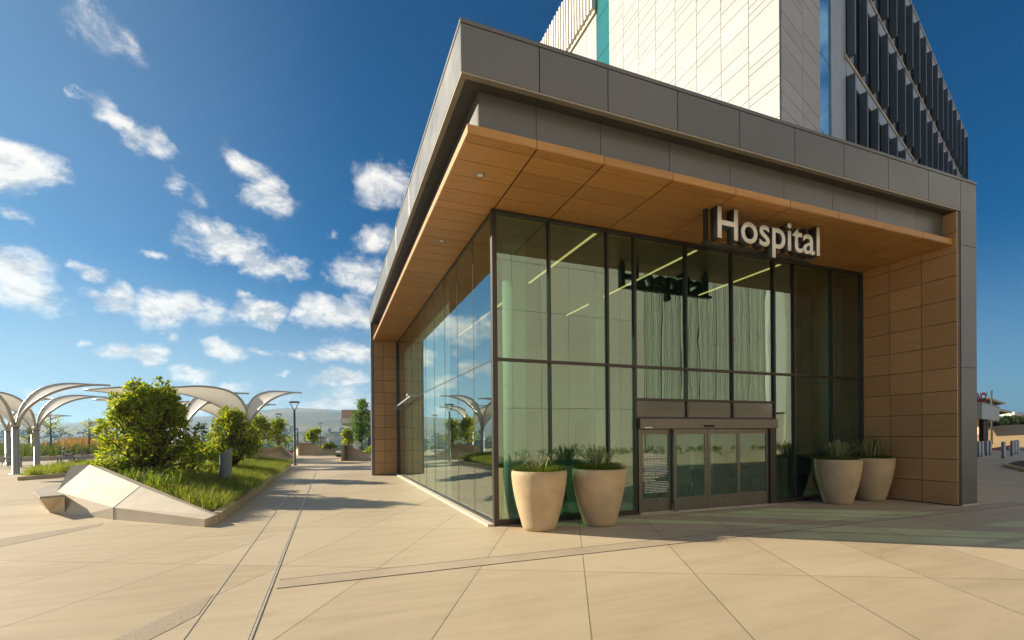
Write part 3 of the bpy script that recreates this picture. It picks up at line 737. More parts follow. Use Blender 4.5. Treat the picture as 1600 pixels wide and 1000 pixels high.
# block of small white lettering on the fixed panel (too small to read): rows of short word marks
q = MB(); random.seed(5)
z = 1.42
rows = [(.03, .5, 1), (.03, .62, 1), (.028, .66, 1), (0, 0, 0)] + [(.022, .70, 1)] * 9 + [(0, 0, 0)] + [(.02, .42, 1), (0, 0, 0), (.026, .34, 1)] + [(.02, .72, 1)] * 7
for h, wd, on in rows:
    if on:
        x = 3.79
        while x < 3.79 + wd * random.uniform(.88, 1.0):
            l = random.uniform(.025, .085); q.box(x, min(x + l, 3.79 + wd), -.0285, -.0275, z, z + h * .72); x += l + .018
    elif q.v: q.build('lettering', M_decal, dl); q = MB()
    z -= .040
q.build('lettering', M_decal, dl)
q = MB(); q.box(3.70, 3.92, -.173, -.171, 2.06, 2.085); q.build('name_label', M_decal, hd)

# ------------------------------------------------------------------ hanging sign
sg = thing('hospital_sign', 'white three-dimensional Hospital lettering on a dark rail hung below the timber soffit', 'sign', (4.32, -1.60, 6.02))
def text_mesh(s, off=0.009):
    c = bpy.data.curves.new('t', 'FONT'); c.body = s; c.size = 0.80; c.offset = off; c.resolution_u = 6
    o = bpy.data.objects.new('t', c); col.objects.link(o)
    dg = bpy.context.evaluated_depsgraph_get(); me = bpy.data.meshes.new_from_object(o.evaluated_get(dg)); bpy.data.objects.remove(o)
    return me
def letters(word, width, depth, parent, mats, xf, off=0.009):
    full = text_mesh(word, off); X = [v.co.x for v in full.vertices]; x0, x1 = min(X), max(X); k = width / (x1 - x0)
    for i, ch in enumerate(word):
        pre = text_mesh(word[:i + 1], off); rx = max(v.co.x for v in pre.vertices); one = text_mesh(ch, off); ox = max(v.co.x for v in one.vertices)
        bm = bmesh.new(); bm.from_mesh(one)
        bmesh.ops.remove_doubles(bm, verts=bm.verts, dist=1e-5)
        bmesh.ops.triangulate(bm, faces=bm.faces)
        r = bmesh.ops.extrude_face_region(bm, geom=list(bm.faces))
        vs = [g for g in r['geom'] if isinstance(g, bmesh.types.BMVert)]
        for v in bm.verts: v.co = ((v.co.x + rx - ox - x0) * k, v.co.y * k, 0.0)
        for v in vs: v.co.z = depth
        bmesh.ops.recalc_face_normals(bm, faces=bm.faces)
        front = [f for f in bm.faces if all(v.co.z > depth * .5 for v in f.verts)]
        for f in bm.faces: f.material_index = 1
        for f in front: f.material_index = 0
        for v in bm.verts: v.co = xf(v.co.x, v.co.y, v.co.z)
        me = bpy.data.meshes.new('letter'); bm.to_mesh(me); bm.free()
        for q_ in mats: me.materials.append(q_)
        o = bpy.data.objects.new('letter', me); col.objects.link(o); o.parent = parent
    return k
letters('Hospital', 3.06, 0.20, sg, [M_letter, M_lside], lambda x, y, z: (x, -.03 - z, y))
mb = MB(); mb.box(-.14, 3.06, -.02, .10, -.075, -.012); mb.build('rail', M_bronze, sg)
for x in (-.10, 2.83):
    mb = MB(); mb.box(x, x + .075, 0.0, .075, -.012, .684 - .002); mb.build('hanger', M_bronze, sg)

# ------------------------------------------------------------------ tower behind
TA = R(71.9); tu = Vector((math.sin(TA), math.cos(TA), 0)); tn = Vector((tu.y, -tu.x, 0))
TX, TY = 13.0, 3.72
tw = thing('hospital_tower', 'tall cream-panelled hospital tower with dark vertical sunshade fins', 'building', (TX, TY, 0))
def lf(y0, y1, z0, z1, d0, d1, mb, m=0): mb.box(-d1, -d0, y0, y1, z0, z1, m)          # piece on the long west face
def rf(l0, l1, z0, z1, d0, d1, mb, m=0):                                                # piece on the skewed south face
    a = tu * l0 + tn * d0; b = tu * l1 + tn * d0; c = tu * l1 + tn * d1; d = tu * l0 + tn * d1
    mb.prism([(d.x, d.y), (c.x, c.y), (b.x, b.y), (a.x, a.y)], z0, z1, m)
H = 33.0
mb = MB(); mb.prism([(.06, .1), tuple((tu * 43 - tn * .06)[:2]), tuple((tu * 43 - tn * 14)[:2]), (.06, 34)], 8.46, 30.3)
mb.build('core', M_tseam, tw)
mb = MB(); random.seed(9)
def courses(): 
    z = 8.5; o = []
    while z < H: 
        h = random.choice((.62, .62, 1.24, .93, .31)); o.append((z, min(z + h, H))); z += h
    return o
yc = [0.0, 1.42, 2.88, 4.35, 5.8, 7.3, 8.75, 10.2, 11.68]
for a, b in zip(yc[:-1], yc[1:]):
    for z0, z1 in courses(): lf(a + .012, b - .012, z0 + .012, z1 - .012, 0, .05, mb)
lc = [0.0, 2.05, 4.05]
for a, b in zip(lc[:-1], lc[1:]):
    for z0, z1 in courses(): rf(a + .012, b - .012, z0 + .012, z1 - .012, -.0, .05, mb)
mb.box(.0, .2, .02, 11.68, 30.2, H - .05, 1)
mb.build('panel_cladding', [M_tower, M_tseam], tw)
mb = MB()
z = 8.5
while z < H: lf(11.70, 13.2, z + .02, min(z + 2.48, H), -.06, -.02, mb); z += 2.5
mb.build('teal_window_strip', M_tglass, tw)
mb = MB(); z = 8.5
while z < 30: rf(4.08, 5.48, z + .02, min(z + 3.38, 30.2), -.06, -.02, mb); z += 3.4
mb.build('blue_window_strip', M_bglass, tw)
mb = MB()
for y in np.arange(13.22, 34, 1.25): lf(y + .012, y + 1.238, 8.5, 29.05, -.05, -.01, mb)
mb.build('white_wall_panel', M_tower, tw)
mb = MB(); lf(13.22, 34, 29.06, 29.32, -.04, .12, mb); mb.build('ledge', M_ledge, tw)
mb = MB(); lf(13.22, 34, 29.33, 33.1, -.10, -.06, mb); mb.build('screen_backing', M_finw, tw)
for y in np.arange(13.3, 25.2, .40):
    q = MB(); lf(y, y + .17, 29.34, 33.2, -.05, .30, q); q.build('screen_fin', M_finw, tw)
mb = MB(); rf(5.5, 7.55, 8.5, 30.0, -.05, .04, mb); rf(7.55, 43, 8.5, 30.2, -.06, -.03, mb, 1)
for zb in (15.1, 20.1, 25.1, 30.2): rf(7.56, 43, zb - .88, zb - .16, -.03, .06, mb, 0)
mb.build('south_wall', [M_spand, M_dglass], tw)
for zb in (15.1, 20.1, 25.1, 30.2):
    mb = MB(); rf(7.3, 43.2, zb - .15, zb + .02, -.05, .10, mb); mb.build('floor_ledge', M_ledge, tw)
fin0 = None
for zb in (10.1, 15.12, 20.12, 25.12):
    for k in range(18):
        l = 7.75 + 1.96 * k
        if fin0 is None:
            q = MB(); rf(l, l + .16, zb + .04, zb + 4.12, .03, .36, q); rf(l + .17, l + .80, zb + .04, zb + 4.05, .03, .09, q)
            fin0 = q.build('sunshade_fin', M_fin, tw); l0, z0 = l, zb
        else:
            f = fin0.copy(); col.objects.link(f); f.location = tu * (l - l0) + Vector((0, 0, zb - z0))
mb = MB(); mb.prism([tuple((tu * 5.6 - tn * .5)[:2]), tuple((tu * 43 - tn * .5)[:2]), tuple((tu * 43 - tn * 13)[:2]), tuple((tu * 5.6 - tn * 13)[:2])], 0, 8.4)
mb.build('podium', M_tower, tw)

# ------------------------------------------------------------------ stone pots and their plants
prof = [(.30, 0), (.335, .015), (.36, .10), (.41, .28), (.465, .48), (.512, .70), (.545, .90), (.562, 1.05), (.566, 1.13), (.560, 1.185), (.545, 1.20), (.515, 1.20), (.50, 1.18), (.495, 1.06), (.02, 1.06)]
pl = [((.70, -.70), 'tan stone pot nearest the glass corner, its flank sunlit'), ((2.06, -.78), 'tan stone pot standing between the corner pot and the sliding doors'),
      ((9.55, -.72), 'shaded stone pot standing nearer the sliding doors, beside the timber wall pot'), ((11.0, -.66), 'shaded stone pot tucked against the timber side wall')]
pl2 = ['low sunlit sedge with a few pale strappy leaves in the corner pot', 'bushy dark green sedge with upright blades in the pot beside the doors',
       'striped spider-like strap plant in the shaded pot nearer the doors', 'striped arching strap plant in the pot against the timber wall']
for i, ((x, y), lab) in enumerate(pl):
    mb = MB(); mb.lathe(prof, (0, 0, 0), 56)
    p = mb.build('stone_pot', M_pot, loc=(x, y, 0)); tag(p, lab, 'planter pot', 'stone pots by the entrance')
    t = thing('potted_plant', pl2[i], 'plant', (x, y, 1.06), 0, 'plants in the stone pots')
    mb = MB(); mb.lathe([(.49, 0.002), (.40, .05), (.01, .07)], (0, 0, 0), 24, close=False); mb.build('soil', M_soil, t)
    n = 1500; a = rng.uniform(0, 2 * np.pi, n); q = np.sqrt(rng.uniform(0, 1, n)) * .47
    P = np.stack([np.cos(a) * q, np.sin(a) * q, np.full(n, .03)], 1); Hh = rng.uniform(.12, .27, n) * (1.0 if i < 2 else .8)
    ln = np.stack([np.cos(a), np.sin(a)], 1) * (q * .34).reshape(-1, 1) + rng.normal(size=(n, 2)) * .06
    Vv, Ff = blades(P, Hh, ln, np.full(n, .009), .8); raw('low_sedge', Vv, Ff, M_sedge, t)
    n = (26, 64, 85, 85)[i]; a = rng.uniform(0, 2 * np.pi, n); q = rng.uniform(0, .2, n)
    P = np.stack([np.cos(a) * q, np.sin(a) * q, np.full(n, .05)], 1); Hh = rng.uniform(.34, .66, n) * (.75, 1.05, 1.05, 1.05)[i]
    ln = np.stack([np.cos(a), np.sin(a)], 1) * (rng.uniform(.06, .62, n) ** 1.1).reshape(-1, 1)
    Vv, Ff = blades(P, Hh, ln, np.full(n, .030), 1.5); raw('strap_leaves', Vv, Ff, M_strap, t)

# ------------------------------------------------------------------ chairs inside the lobby
def lounge_chair(loc, rz, label):
    t = thing('lounge_chair', label, 'chair', loc, rz, 'lounge chairs in the lobby')
    mb = MB(); mb.prism([(-.28, -.27), (.28, -.27), (.30, .26), (-.30, .26)], .40, .49); mb.build('seat', M_seat, t, bevel=.03)
    mb = MB()
    for k in range(9):
        a0, a1 = R(200 + k * 15.5), R(200 + (k + 1) * 15.5)
        f = lambda a, r: (-math.cos(a) * r, -math.sin(a) * r * .95 - .02)
        mb.prism([f(a0, .30), f(a1, .30), f(a1, .35), f(a0, .35)], .46, .80 + .03 * math.sin(k / 8 * math.pi))
    mb.build('backrest', M_seat, t)
    for x in (-1, 1):
        for y in (-1, 1):
            mb = MB(); mb.bar((x * .20, y * .19, .41), (x * .27, y * .26, 0.012), .035, .035); mb.build('leg', M_bark, t)
    return t
lc0 = lounge_chair((6.1, 2.4, 0), R(200), 'dark lounge chair seen through the sliding door leaf nearest the middle')
for p, rz, lb in (((7.6, 2.3, 0), 150, 'dark lounge chair behind the fixed panel beside the dark jamb'), ((8.75, 1.9, 0), 215, 'dark lounge chair behind the narrow pane beyond the door jamb'),
                  ((9.9, 2.5, 0), 170, 'dark lounge chair behind the wide pane next to the shaded pots'), ((3.0, 2.6, 0), 100, 'dark lounge chair behind the pot beside the doors')):
    dup(lc0, p, R(rz), lb)
t = thing('reception_desk', 'low dark reception desk inside the lobby behind the glass', 'desk', (2.0, 5.5, 0))
mb = MB(); mb.box(-1.2, 1.2, -.35, .35, .012, 1.0); mb.build('body', M_seat, t); mb = MB(); mb.box(-1.3, 1.3, -.42, .42, 1.0, 1.05); mb.build('counter_top', M_white, t)

# ------------------------------------------------------------------ faceted wedge planters
def bed_z(x, y):
    return 0.20 + 0.30 * min(1, max(0, (-5.9 - x) / 2.2)) + .05 * math.sin(x * 1.3 + y * .7)
pw = thing('wedge_planter', 'nearest faceted concrete wedge planter with a timber seat on its end', 'planter', (0, 0, 0), 0, 'faceted concrete planters')
B = [(-9.40, 5.75), (-9.16, 5.50), (-8.07, 4.38), (-5.80, 2.36)]
mb = MB()
def up(p, z): return (p[0], p[1], z)
# ground line, top of the low upright face, ridge
g0, g1, g2 = up(B[1], 0), up(B[2], 0), up(B[3], 0)
m0, m1, m2 = (G(89, 768, .52)), (-8.07, 4.38, .29), (-5.80, 2.36, .17)
r0, r0b, r1, r2 = (-10.05, 7.35, 1.18), (-9.60, 7.25, 1.20), (-7.72, 4.95, .72), (-5.66, 2.60, .21)
b0, b0b, b1, b2 = (-10.0, 7.75, 1.15), (-9.42, 7.55, 1.12), (-7.48, 5.12, .64), (-5.62, 2.75, .20)
gA = (-9.50, 5.85, 0.0)
def quadpair(ts, bs, m=0):
    for (a, b_), (c, d) in zip(zip(ts[:-1], ts[1:]), zip(bs[:-1], bs[1:])): mb.face([c, d, b_, a], m)
quadpair([m0, m1, m2], [g0, g1, g2]); mb.face([m0, gA, g0]) 
quadpair([r0b, r1, r2], [m0, m1, m2]); mb.face([m0, r0b, r0])
quadpair([b0b, b1, b2], [r0b, r1, r2]); mb.face([r0, r0b, b0b, b0])
bl = [(p[0], p[1], -.05) for p in (b0, b0b, b1, b2)]
for a, b_, c, d in zip((b0, b0b, b1), (b0b, b1, b2), bl[1:], bl[:-1]): mb.face([a, b_, c, d])
mb.face([m2, g2, (b2[0], b2[1], 0), b2, r2]); mb.face([m0, r0, b0, (b0[0], b0[1], 0), (-10.3, 6.6, 0), gA])
wp = mb.build('concrete_body', M_conc, pw)
mb = MB(); d = Vector((-.66, -.75, 0)) * .004
mb.bar(Vector(g1) + d, Vector(m1) + d, .012, .004); nrm = Vector((-.5, -.55, .67)) * .004
mb.bar(Vector(m1) + nrm, Vector(r1) + nrm, .012, .004); mb.build('joint', M_tseam, pw)
mb = MB()
S = [G(51, 769.5, .5)[:2], G(62, 777.5, .5)[:2], G(101, 774, .5)[:2], G(90, 768, .5)[:2], G(98, 757.5, .5)[:2], G(75, 759.5, .5)[:2]]
Sb = [G(70, 795)[:2], G(78, 801)[:2], G(101, 802.5)[:2], G(100, 797)[:2], G(108, 786)[:2], G(90, 786)[:2]]
mb.prism(Sb, 0.0, .47, 0, top=S); sb = mb.build('seat_base', M_conc, pw)
mb = MB(); mb.prism(S, .474, .52); mb.build('seat', M_bench, pw, bevel=.01)
# raised kerb down the plaza side of the bed and the bed itself
kb = thing('bed_kerb', 'stepped concrete kerb edging the grass bed beside the slot drain walk', 'kerb', (0, 0, 0))
mb = MB(); y = 3.0
while y < 24.3:
    l = 1.5; mb.box(-5.78, -5.60, y, min(y + l, 24.4) - .012, 0, .15 + .07 * max(0, 1 - (y - 3) / 14)); y += l
mb.build('kerb_block', M_kerb, kb)
bedpoly = [(-5.72, 3.1), (-5.72, 24.3), (-7.5, 25.6), (-13.2, 24.6), (-15.4, 21.2), (-12.2, 14.0), (-10.3, 7.9), (-9.4, 7.5), (-7.5, 5.1)]
Vb, Fb = [], []
T = bmesh.new()
vs = [T.verts.new((x, y, 0)) for x, y in bedpoly]; T.faces.new(vs); bmesh.ops.triangulate(T, faces=T.faces); bmesh.ops.subdivide_edges(T, edges=T.edges, cuts=6, use_grid_fill=True)
for v in T.verts: v.co.z = bed_z(v.co.x, v.co.y) - .06
me = bpy.data.meshes.new('planting_soil'); T.to_mesh(me); T.free(); me.materials.append(M_soil); o = bpy.data.objects.new('planting_soil', me); col.objects.link(o)
tag(o, 'dark planting soil under the grass bed', 'soil', kind='structure')
gpoly = [(-5.70, 3.2), (-5.66, 24.2), (-7.4, 25.2), (-9.5, 23), (-9.4, 7.6), (-7.45, 5.2), (-6.2, 3.6)]
grass_patch('meadow_grass', 'soft green tufted grass filling the bed behind the wedge planter', gpoly, bed_z, 2300, 26, .33, .0085, M_grass, spread=.19, throw=1.5)
gp2 = [(-9.5, 7.7), (-7.4, 5.3), (-7.0, 6.6), (-8.6, 9.0), (-10.4, 11), (-12.5, 14.6), (-11.6, 14.2), (-10.2, 8.2)]
M_lily = leaf_mat('upright_lily_leaf', ((0.0, (0.04, 0.09, 0.012)), (0.7, (0.14, 0.19, 0.02)), (0.9, (0.24, 0.24, 0.03)), (1.0, (0.40, 0.20, 0.04))), .5, .5, 1.7)
grass_patch('upright_lilies', 'upright yellow-green lily leaves along the top of the wedge planter', gp2, lambda x, y: bed_z(x, y), 240, 12, .52, .02, M_lily, cat='plants', spread=.10, throw=.35)
# small grass bed to the west with its low kerb
wb = [G(27, 751)[:2], G(104, 744.5)[:2], G(150, 741)[:2], G(150, 728)[:2], G(104, 731)[:2], G(60, 738)[:2]]
mb = MB(); mb.prism(wb, 0, .17); o = mb.build('low_kerb_bed', M_kerb, bevel=.01); tag(o, 'low concrete kerbed bed behind the timber seat', 'kerb')
cen = np.mean(np.array(wb), 0); wb2 = [tuple(cen + (np.array(p) - cen) * .93) for p in wb]
grass_patch('bed_grass', 'short grass tufts in the low kerbed bed behind the seat', wb2, lambda x, y: .15, 260, 26, .42, .012, M_grass, spread=.17, throw=.8)

# big strawberry-tree shrubs in the bed
def at(px, py, dep): return LD((px - 800) / FPX * dep, dep, 0)
def shr(px, dep, zb, h, w, label, n, per, leafL, seed, mt=None, nm='evergreen_shrub', cat='shrub', h0=.25, group=None, rm=(.4, .75), nros=8, dep_w=None, sprigs=0):
    random.seed(seed); p = at(px, 0, dep)
    L = random_lobes(w, h0 * h, h * .86, n, rm[0], rm[1], dep_w)
    for _ in range(sprigs):                              # upright shoots that break the outline
        a = random.uniform(0, 6.28); q = random.uniform(.2, 1.0) * w; s = random.uniform(.22, .5)
        L.append(((math.cos(a) * q, math.sin(a) * q, h * (.98 - .5 * (q / w) ** 2) * random.uniform(.86, 1.0)), (.13, .13, s), .45))
    return shrub(nm, label, cat, (p[0], p[1], zb), L, per, leafL, mt, .05 + h * .012, .12 * h, group, nros)
GS = 'evergreen shrubs of the plaza planters'
shr(236, 15.5, .42, 3.25, 1.50, 'tallest broad evergreen shrub behind the wedge planter, tips flushed red', 62, 36, .155, 4, group=GS, rm=(.22, .50), h0=.18, sprigs=30)
shr(296, 17.5, .42, 1.3, .75, 'low dark shrub skirting the foot of the tallest shrub', 10, 50, .13, 6, group=GS, rm=(.35, .55), h0=.3)
shr(364, 21.5, .4, 2.75, 1.1, 'open evergreen shrub rising just behind the slanted blue-grey pylon', 34, 40, .15, 8, group=GS, rm=(.22, .46), h0=.2, sprigs=20)
shr(190, 15.0, .42, 1.0, .7, 'low glossy shrub beside the small dark marker post', 8, 40, .12, 9, group=GS, rm=(.25, .42), h0=.3)

# blue-grey slanted pylon and the little dark marker post
def pylon(px, dep, r, h, slant, zb, label, mt):
    p = at(px, 0, dep); n = 28; mb = MB()
    ring = [(r * math.cos(2 * math.pi * j / n), r * math.sin(2 * math.pi * j / n)) for j in range(n)]
    top = [(x, y, h + slant * x / r) for x, y in ring]
    mb.add([(x, y, 0) for x, y in ring] + top, [(j, (j + 1) % n, n + (j + 1) % n, n + j) for j in range(n)], 0, True)
    mb.face([tuple(q) for q in top])
    o = mb.build('bollard_pylon', mt, loc=(p[0], p[1], zb)); return tag(o, label, 'pylon')
pylon(352, 16.6, .19, 1.13, .12, .33, 'blue-grey round pylon with a slanted top in the grass bed', M_pylon)
p = at(169, 0, 14.2); mb = MB(); mb.box(-.10, .10, -.035, .035, 0, .62); o = mb.build('marker_post', M_pole, loc=(p[0], p[1], .40), bevel=.008); tag(o, 'small flat dark marker post behind the wedge planter', 'post')

# further wedge planters
def wedge(label, gl, peak, zt, seat=None):
    """gl: ground points along the near side from tail to head; peak: ridge points with height"""
    t = thing('wedge_planter', label, 'planter', (0, 0, 0), 0, 'faceted concrete planters')
    mb = MB(); n = len(gl)
    mid = [(p[0], p[1], z) for p, z in zip(gl, zt)]
    for i in range(n - 1):
        mb.face([(*gl[i][:2], 0), (*gl[i + 1][:2], 0), mid[i + 1], mid[i]])
        mb.face([mid[i], mid[i + 1], peak[i + 1], peak[i]])
        a, b_ = peak[i], peak[i + 1]
        bk = [(a[0] + .1, a[1] + .9, a[2] * .92), (b_[0] + .1, b_[1] + .9, b_[2] * .92)]
        mb.face([a, b_, bk[1], bk[0]]); mb.face([bk[0], bk[1], (bk[1][0], bk[1][1], 0), (bk[0][0], bk[0][1], 0)])
        if i == 0: mb.face([(*gl[0][:2], 0), mid[0], a, bk[0], (bk[0][0], bk[0][1], 0)])
        if i == n - 2: mb.face([(*gl[-1][:2], 0), (bk[1][0], bk[1][1], 0), bk[1], b_, mid[-1]])
    mb.build('concrete_body', M_conc, t)
    if seat:
        mb = MB(); mb.prism(seat, 0, .44); mb.build('seat_base', M_conc, t)
        c = np.mean(np.array([q[:2] for q in seat]), 0)
        mb = MB(); mb.prism([tuple(c + (np.array(q[:2]) - c) * 1.06) for q in seat], .442, .50); mb.build('seat', M_bench, t)
    return t
def pz(px, py, dep, back=0.0):                         # point seen at px,py lying at a given depth
    lat = (px - 800) / FPX * dep; q = LD(lat, dep); dd = ray(px, py); tt = dep / (Vector((dd.x, dd.y, 0)).dot(_f)); return (q[0], q[1], CAM.z + dd.z * tt)
wedge('shaded wedge planter with a timber-topped seat beside the tall lamp post', [G(372, 727), G(400, 724), G(430, 721.5), G(460, 719)],
      [pz(372, 716, 34), pz(392, 701, 35), pz(441, 697.5, 36.5), pz(455, 712, 37)], [.35, .42, .42, .40], [G(427, 721.3), G(459, 719.3), G(456, 716.2), G(428, 717)])
wedge('long sunlit wedge planter across the far end of the plaza', [G(462, 709), G(476, 708), G(505, 707), G(531, 706)],
      [pz(463, 698, 50), pz(470, 692, 51), pz(487, 693, 51), pz(530, 704.5, 50)], [.42, .42, .35, .15], [G(463, 708.5), G(473, 708), G(474, 705.5), G(464, 705.7)])
wedge('tall pale wedge planter with a notched end next to the pavilion wall', [G(536, 714.2), G(549, 714.6), G(562, 714.6), G(590, 716.5)],
      [pz(531, 705, 37.5), pz(539, 694.5, 39), pz(560, 703, 38), pz(590, 713, 37)], [.42, .42, .35, .1], [G(526, 714), G(535, 714.3), G(537, 711), G(524, 710.7)])
# low kerbed grass ovals between them
ov = [G(466, 711.5)[:2], G(480, 710.9)[:2], G(500, 710.6)[:2], G(516, 708.3)[:2], G(500, 707)[:2], G(475, 707.6)[:2]]
mb = MB(); mb.prism(ov, 0, .16); o = mb.build('low_kerb_bed', M_kerb); tag(o, 'low kerbed grass bed in front of the long sunlit wedge', 'kerb')
c_ = np.mean(np.array(ov), 0); grass_patch('oval_grass', 'tufted grass in the low bed before the long sunlit wedge', [tuple(c_ + (np.array(q) - c_) * .88) for q in ov], lambda x, y: .14, 160, 14, .55, .022, M_grass, spread=.2)
# shrubs of the far planters
def bushG(px, pyb, pyt, wpx, label, n, per, leafL, seed, mt=None, nm='evergreen_shrub', zb=.0, dep=None, cat='shrub', group=GS, **k):
    if dep is None: q = G(px, pyb); dep = (Vector(q) - CAM).dot(_f)
    base = CAM.z + ray(px, pyb).z * dep; h = (pyb - pyt) / FPX * dep
    return shr(px, dep, base, h, wpx / FPX * dep * .5 * .62, label, n, per, leafL, seed, mt, nm, cat, group=group, rm=(h * .13, h * .22), **k)
bushG(405, 700, 652, 44, 'dark evergreen shrub on the shaded wedge planter, nearer its tail', 14, 26, .22, 21, dep=36.5)
bushG(434, 700, 655, 36, 'dark evergreen shrub on the shaded wedge planter, nearer the lamp post', 12, 24, .22, 22, dep=37.5)
bushG(490, 695, 667, 30, 'rounded yellow-green shrub on top of the long sunlit wedge', 14, 24, .28, 23, dep=52)
bushG(544, 697, 672, 22, 'small rounded shrub beside the slender tree and the pale wedge', 10, 22, .24, 24, dep=42)
bushG(515, 701, 694, 40, 'low dark hedge plants along the tail of the long sunlit wedge', 10, 16, .24, 25, dep=51, dep_w=.6)
bushG(580, 712, 697, 26, 'low sprawling ground shrub in the pale wedge planter', 8, 18, .2, 26, dep=39, dep_w=.5)
# slender tree
q = at(565, 0, 43.5); random.seed(31); L = []
for k in range(30):
    z = random.uniform(1.5, 5.0); rr = 0.95 * (1 - ((z - 1.9) / 3.9) ** 2 * .9) * random.uniform(.2, 1); a = random.uniform(0, 6.28)
    L.append(((math.cos(a) * rr, math.sin(a) * rr, z), (.34, .34, .40), .7))
shrub('young_tree', 'slender bright green young tree beside the pavilion end wall', 'tree', (q[0], q[1], 0), L, 26, .20, M_leaf2, .07, 1.5, nros=7)

# ------------------------------------------------------------------ tensile shade umbrellas
def shade_unit(px, pyb=None, dep=None, LW=5.5, RW=4.0, top=5.33, rot=0.0, label='', mem=True):
    if dep is None: q = G(px, pyb)
    else: q = at(px, 0, dep)
    t = thing('shade_canopy', label, 'shade canopy', (q[0], q[1], 0), rot, 'tensile shade canopies')
    mb = MB(); mb.lathe([(.30, 0), (.30, .03), (.165, .031), (.155, 2.72)], (0, 0, 0), 24); mb.lathe([(.20, 2.66), (.20, 2.86), (.05, 2.95)], (0, 0, 0), 20); mb.build('post', M_galv, t)
    ks = (top - 2.7) / 2.63
    for sgn, Ln in ((1, RW), (-1, LW)):
        k = Ln / 5.5; wk = .55 + .45 * k
        st = [(.02, .06, 2.70), (-.10, .55 * wk, 3.15), (-.12, 1.05 * wk, 3.9), (.25 * k, 1.42 * wk, 4.65), (1.0 * k, 1.55 * wk, 5.12), (2.3 * k, 1.38 * wk, 5.33), (3.9 * k, .85 * wk, 5.27), (5.5 * k, .10, 5.17)]
        ar = [(.10, -.05, 2.70), (.55 * k, -.45 * wk, 3.2), (1.3 * k, -.85 * wk, 3.85), (2.3 * k, -1.0 * wk, 4.45), (3.4 * k, -.9 * wk, 4.87), (4.6 * k, -.5 * wk, 5.12), (5.5 * k, -.02, 5.17)]
        tr = lambda p: Vector((p[0] * sgn, p[1] * sgn, 2.7 + (p[2] - 2.7) * ks))
        A = [tr(p) for p in catmull(st, 30)]; Bq = [tr(p) for p in catmull(ar, 30)]
        for pth in (A, Bq):
            mb = MB(); mb.tube(pth, [.095 - .045 * (i / 30) for i in range(31)], 8); mb.build('arm', M_galv, t)
        V_, F_ = [], []; nc = 10
        for i in range(31):
            for j in range(nc + 1):
                s = j / nc; p = A[i].lerp(Bq[i], s); sag = math.sin(math.pi * s) * (A[i] - Bq[i]).length
                p = p + Vector((sgn * .10, 0, -.06)) * sag; V_.append(p)
        for i in range(1, 30):
            for j in range(nc): F_.append((i * (nc + 1) + j, i * (nc + 1) + j + 1, (i + 1) * (nc + 1) + j + 1, (i + 1) * (nc + 1) + j))
        raw('membrane', [tuple(v) for v in V_], F_, M_fabric, t, smooth=True)
    return t
shade_unit(25, 741, None, 5.5, 4.3, 5.3, 0, 'nearest white fabric shade canopy on a grey post beside the low kerbed bed')
shade_unit(58, 729, None, 5.0, 4.0, 5.3, R(4), 'white fabric shade canopy whose post stands at the edge of the cafe tables')
shade_unit(13, 727, None, 5.0, 3.2, 5.3, R(-6), 'white fabric shade canopy partly hidden behind the nearest canopy')
shade_unit(288, None, 33.0, 5.5, 4.0, 5.33, 0, 'white fabric shade canopy behind the tallest shrub, nearer of the hidden pair')
shade_unit(272, None, 40.5, 5.5, 4.0, 5.33, 0, 'white fabric shade canopy behind the tallest shrub, farther of the hidden pair')
shade_unit(386, None, 33.0, 5.6, 3.5, 5.33, 0, 'white fabric shade canopy rising over the open shrub by the lamp post')
shade_unit(366, None, 45.0, 5.5, 3.6, 5.33, 0, 'farthest white fabric shade canopy showing one curled wing tip')
shade_unit(51, None, 62.0, 5.0, 4.0, 5.3, 0, 'distant fabric shade canopy seen between the two nearest posts')

# ------------------------------------------------------------------ lamp posts
def lamp(px, pyb, h, label, dep=None):
    q = G(px, pyb) if dep is None else at(px, 0, dep)
    t = thing('lamp_post', label, 'lamp post', (q[0], q[1], 0), 0, 'plaza lamp posts')
    mb = MB(); mb.lathe([(.16, 0), (.16, .05), (.075, .06), (.065, h - .62)], (0, 0, 0), 18); mb.build('pole', M_pole, t)
    for s in (-1, 1):
        mb = MB(); mb.tube([(0, 0, h - .64), (s * .10 * .93, -s * .10 * .36, h - .52), (s * .30 * .93, -s * .30 * .36, h - .08)], [.03, .03, .022], 8); mb.build('arm', M_pole, t)
    mb = MB(); mb.lathe([(.34, h - .09), (.36, h - .05), (.34, h), (.02, h + .02)], (0, 0, 0), 28); mb.build('lamp_head', M_pole, t)
    return t
lamp(461, 727, 4.45, 'tall dark lamp post with a forked flat head at the end of the grass bed')
lamp(435, 0, 4.45, 'dark forked lamp post rising behind the shaded wedge shrubs', 49)
lamp(500.5, 0, 4.45, 'small distant forked lamp post behind the rounded yellow-green shrub', 80)
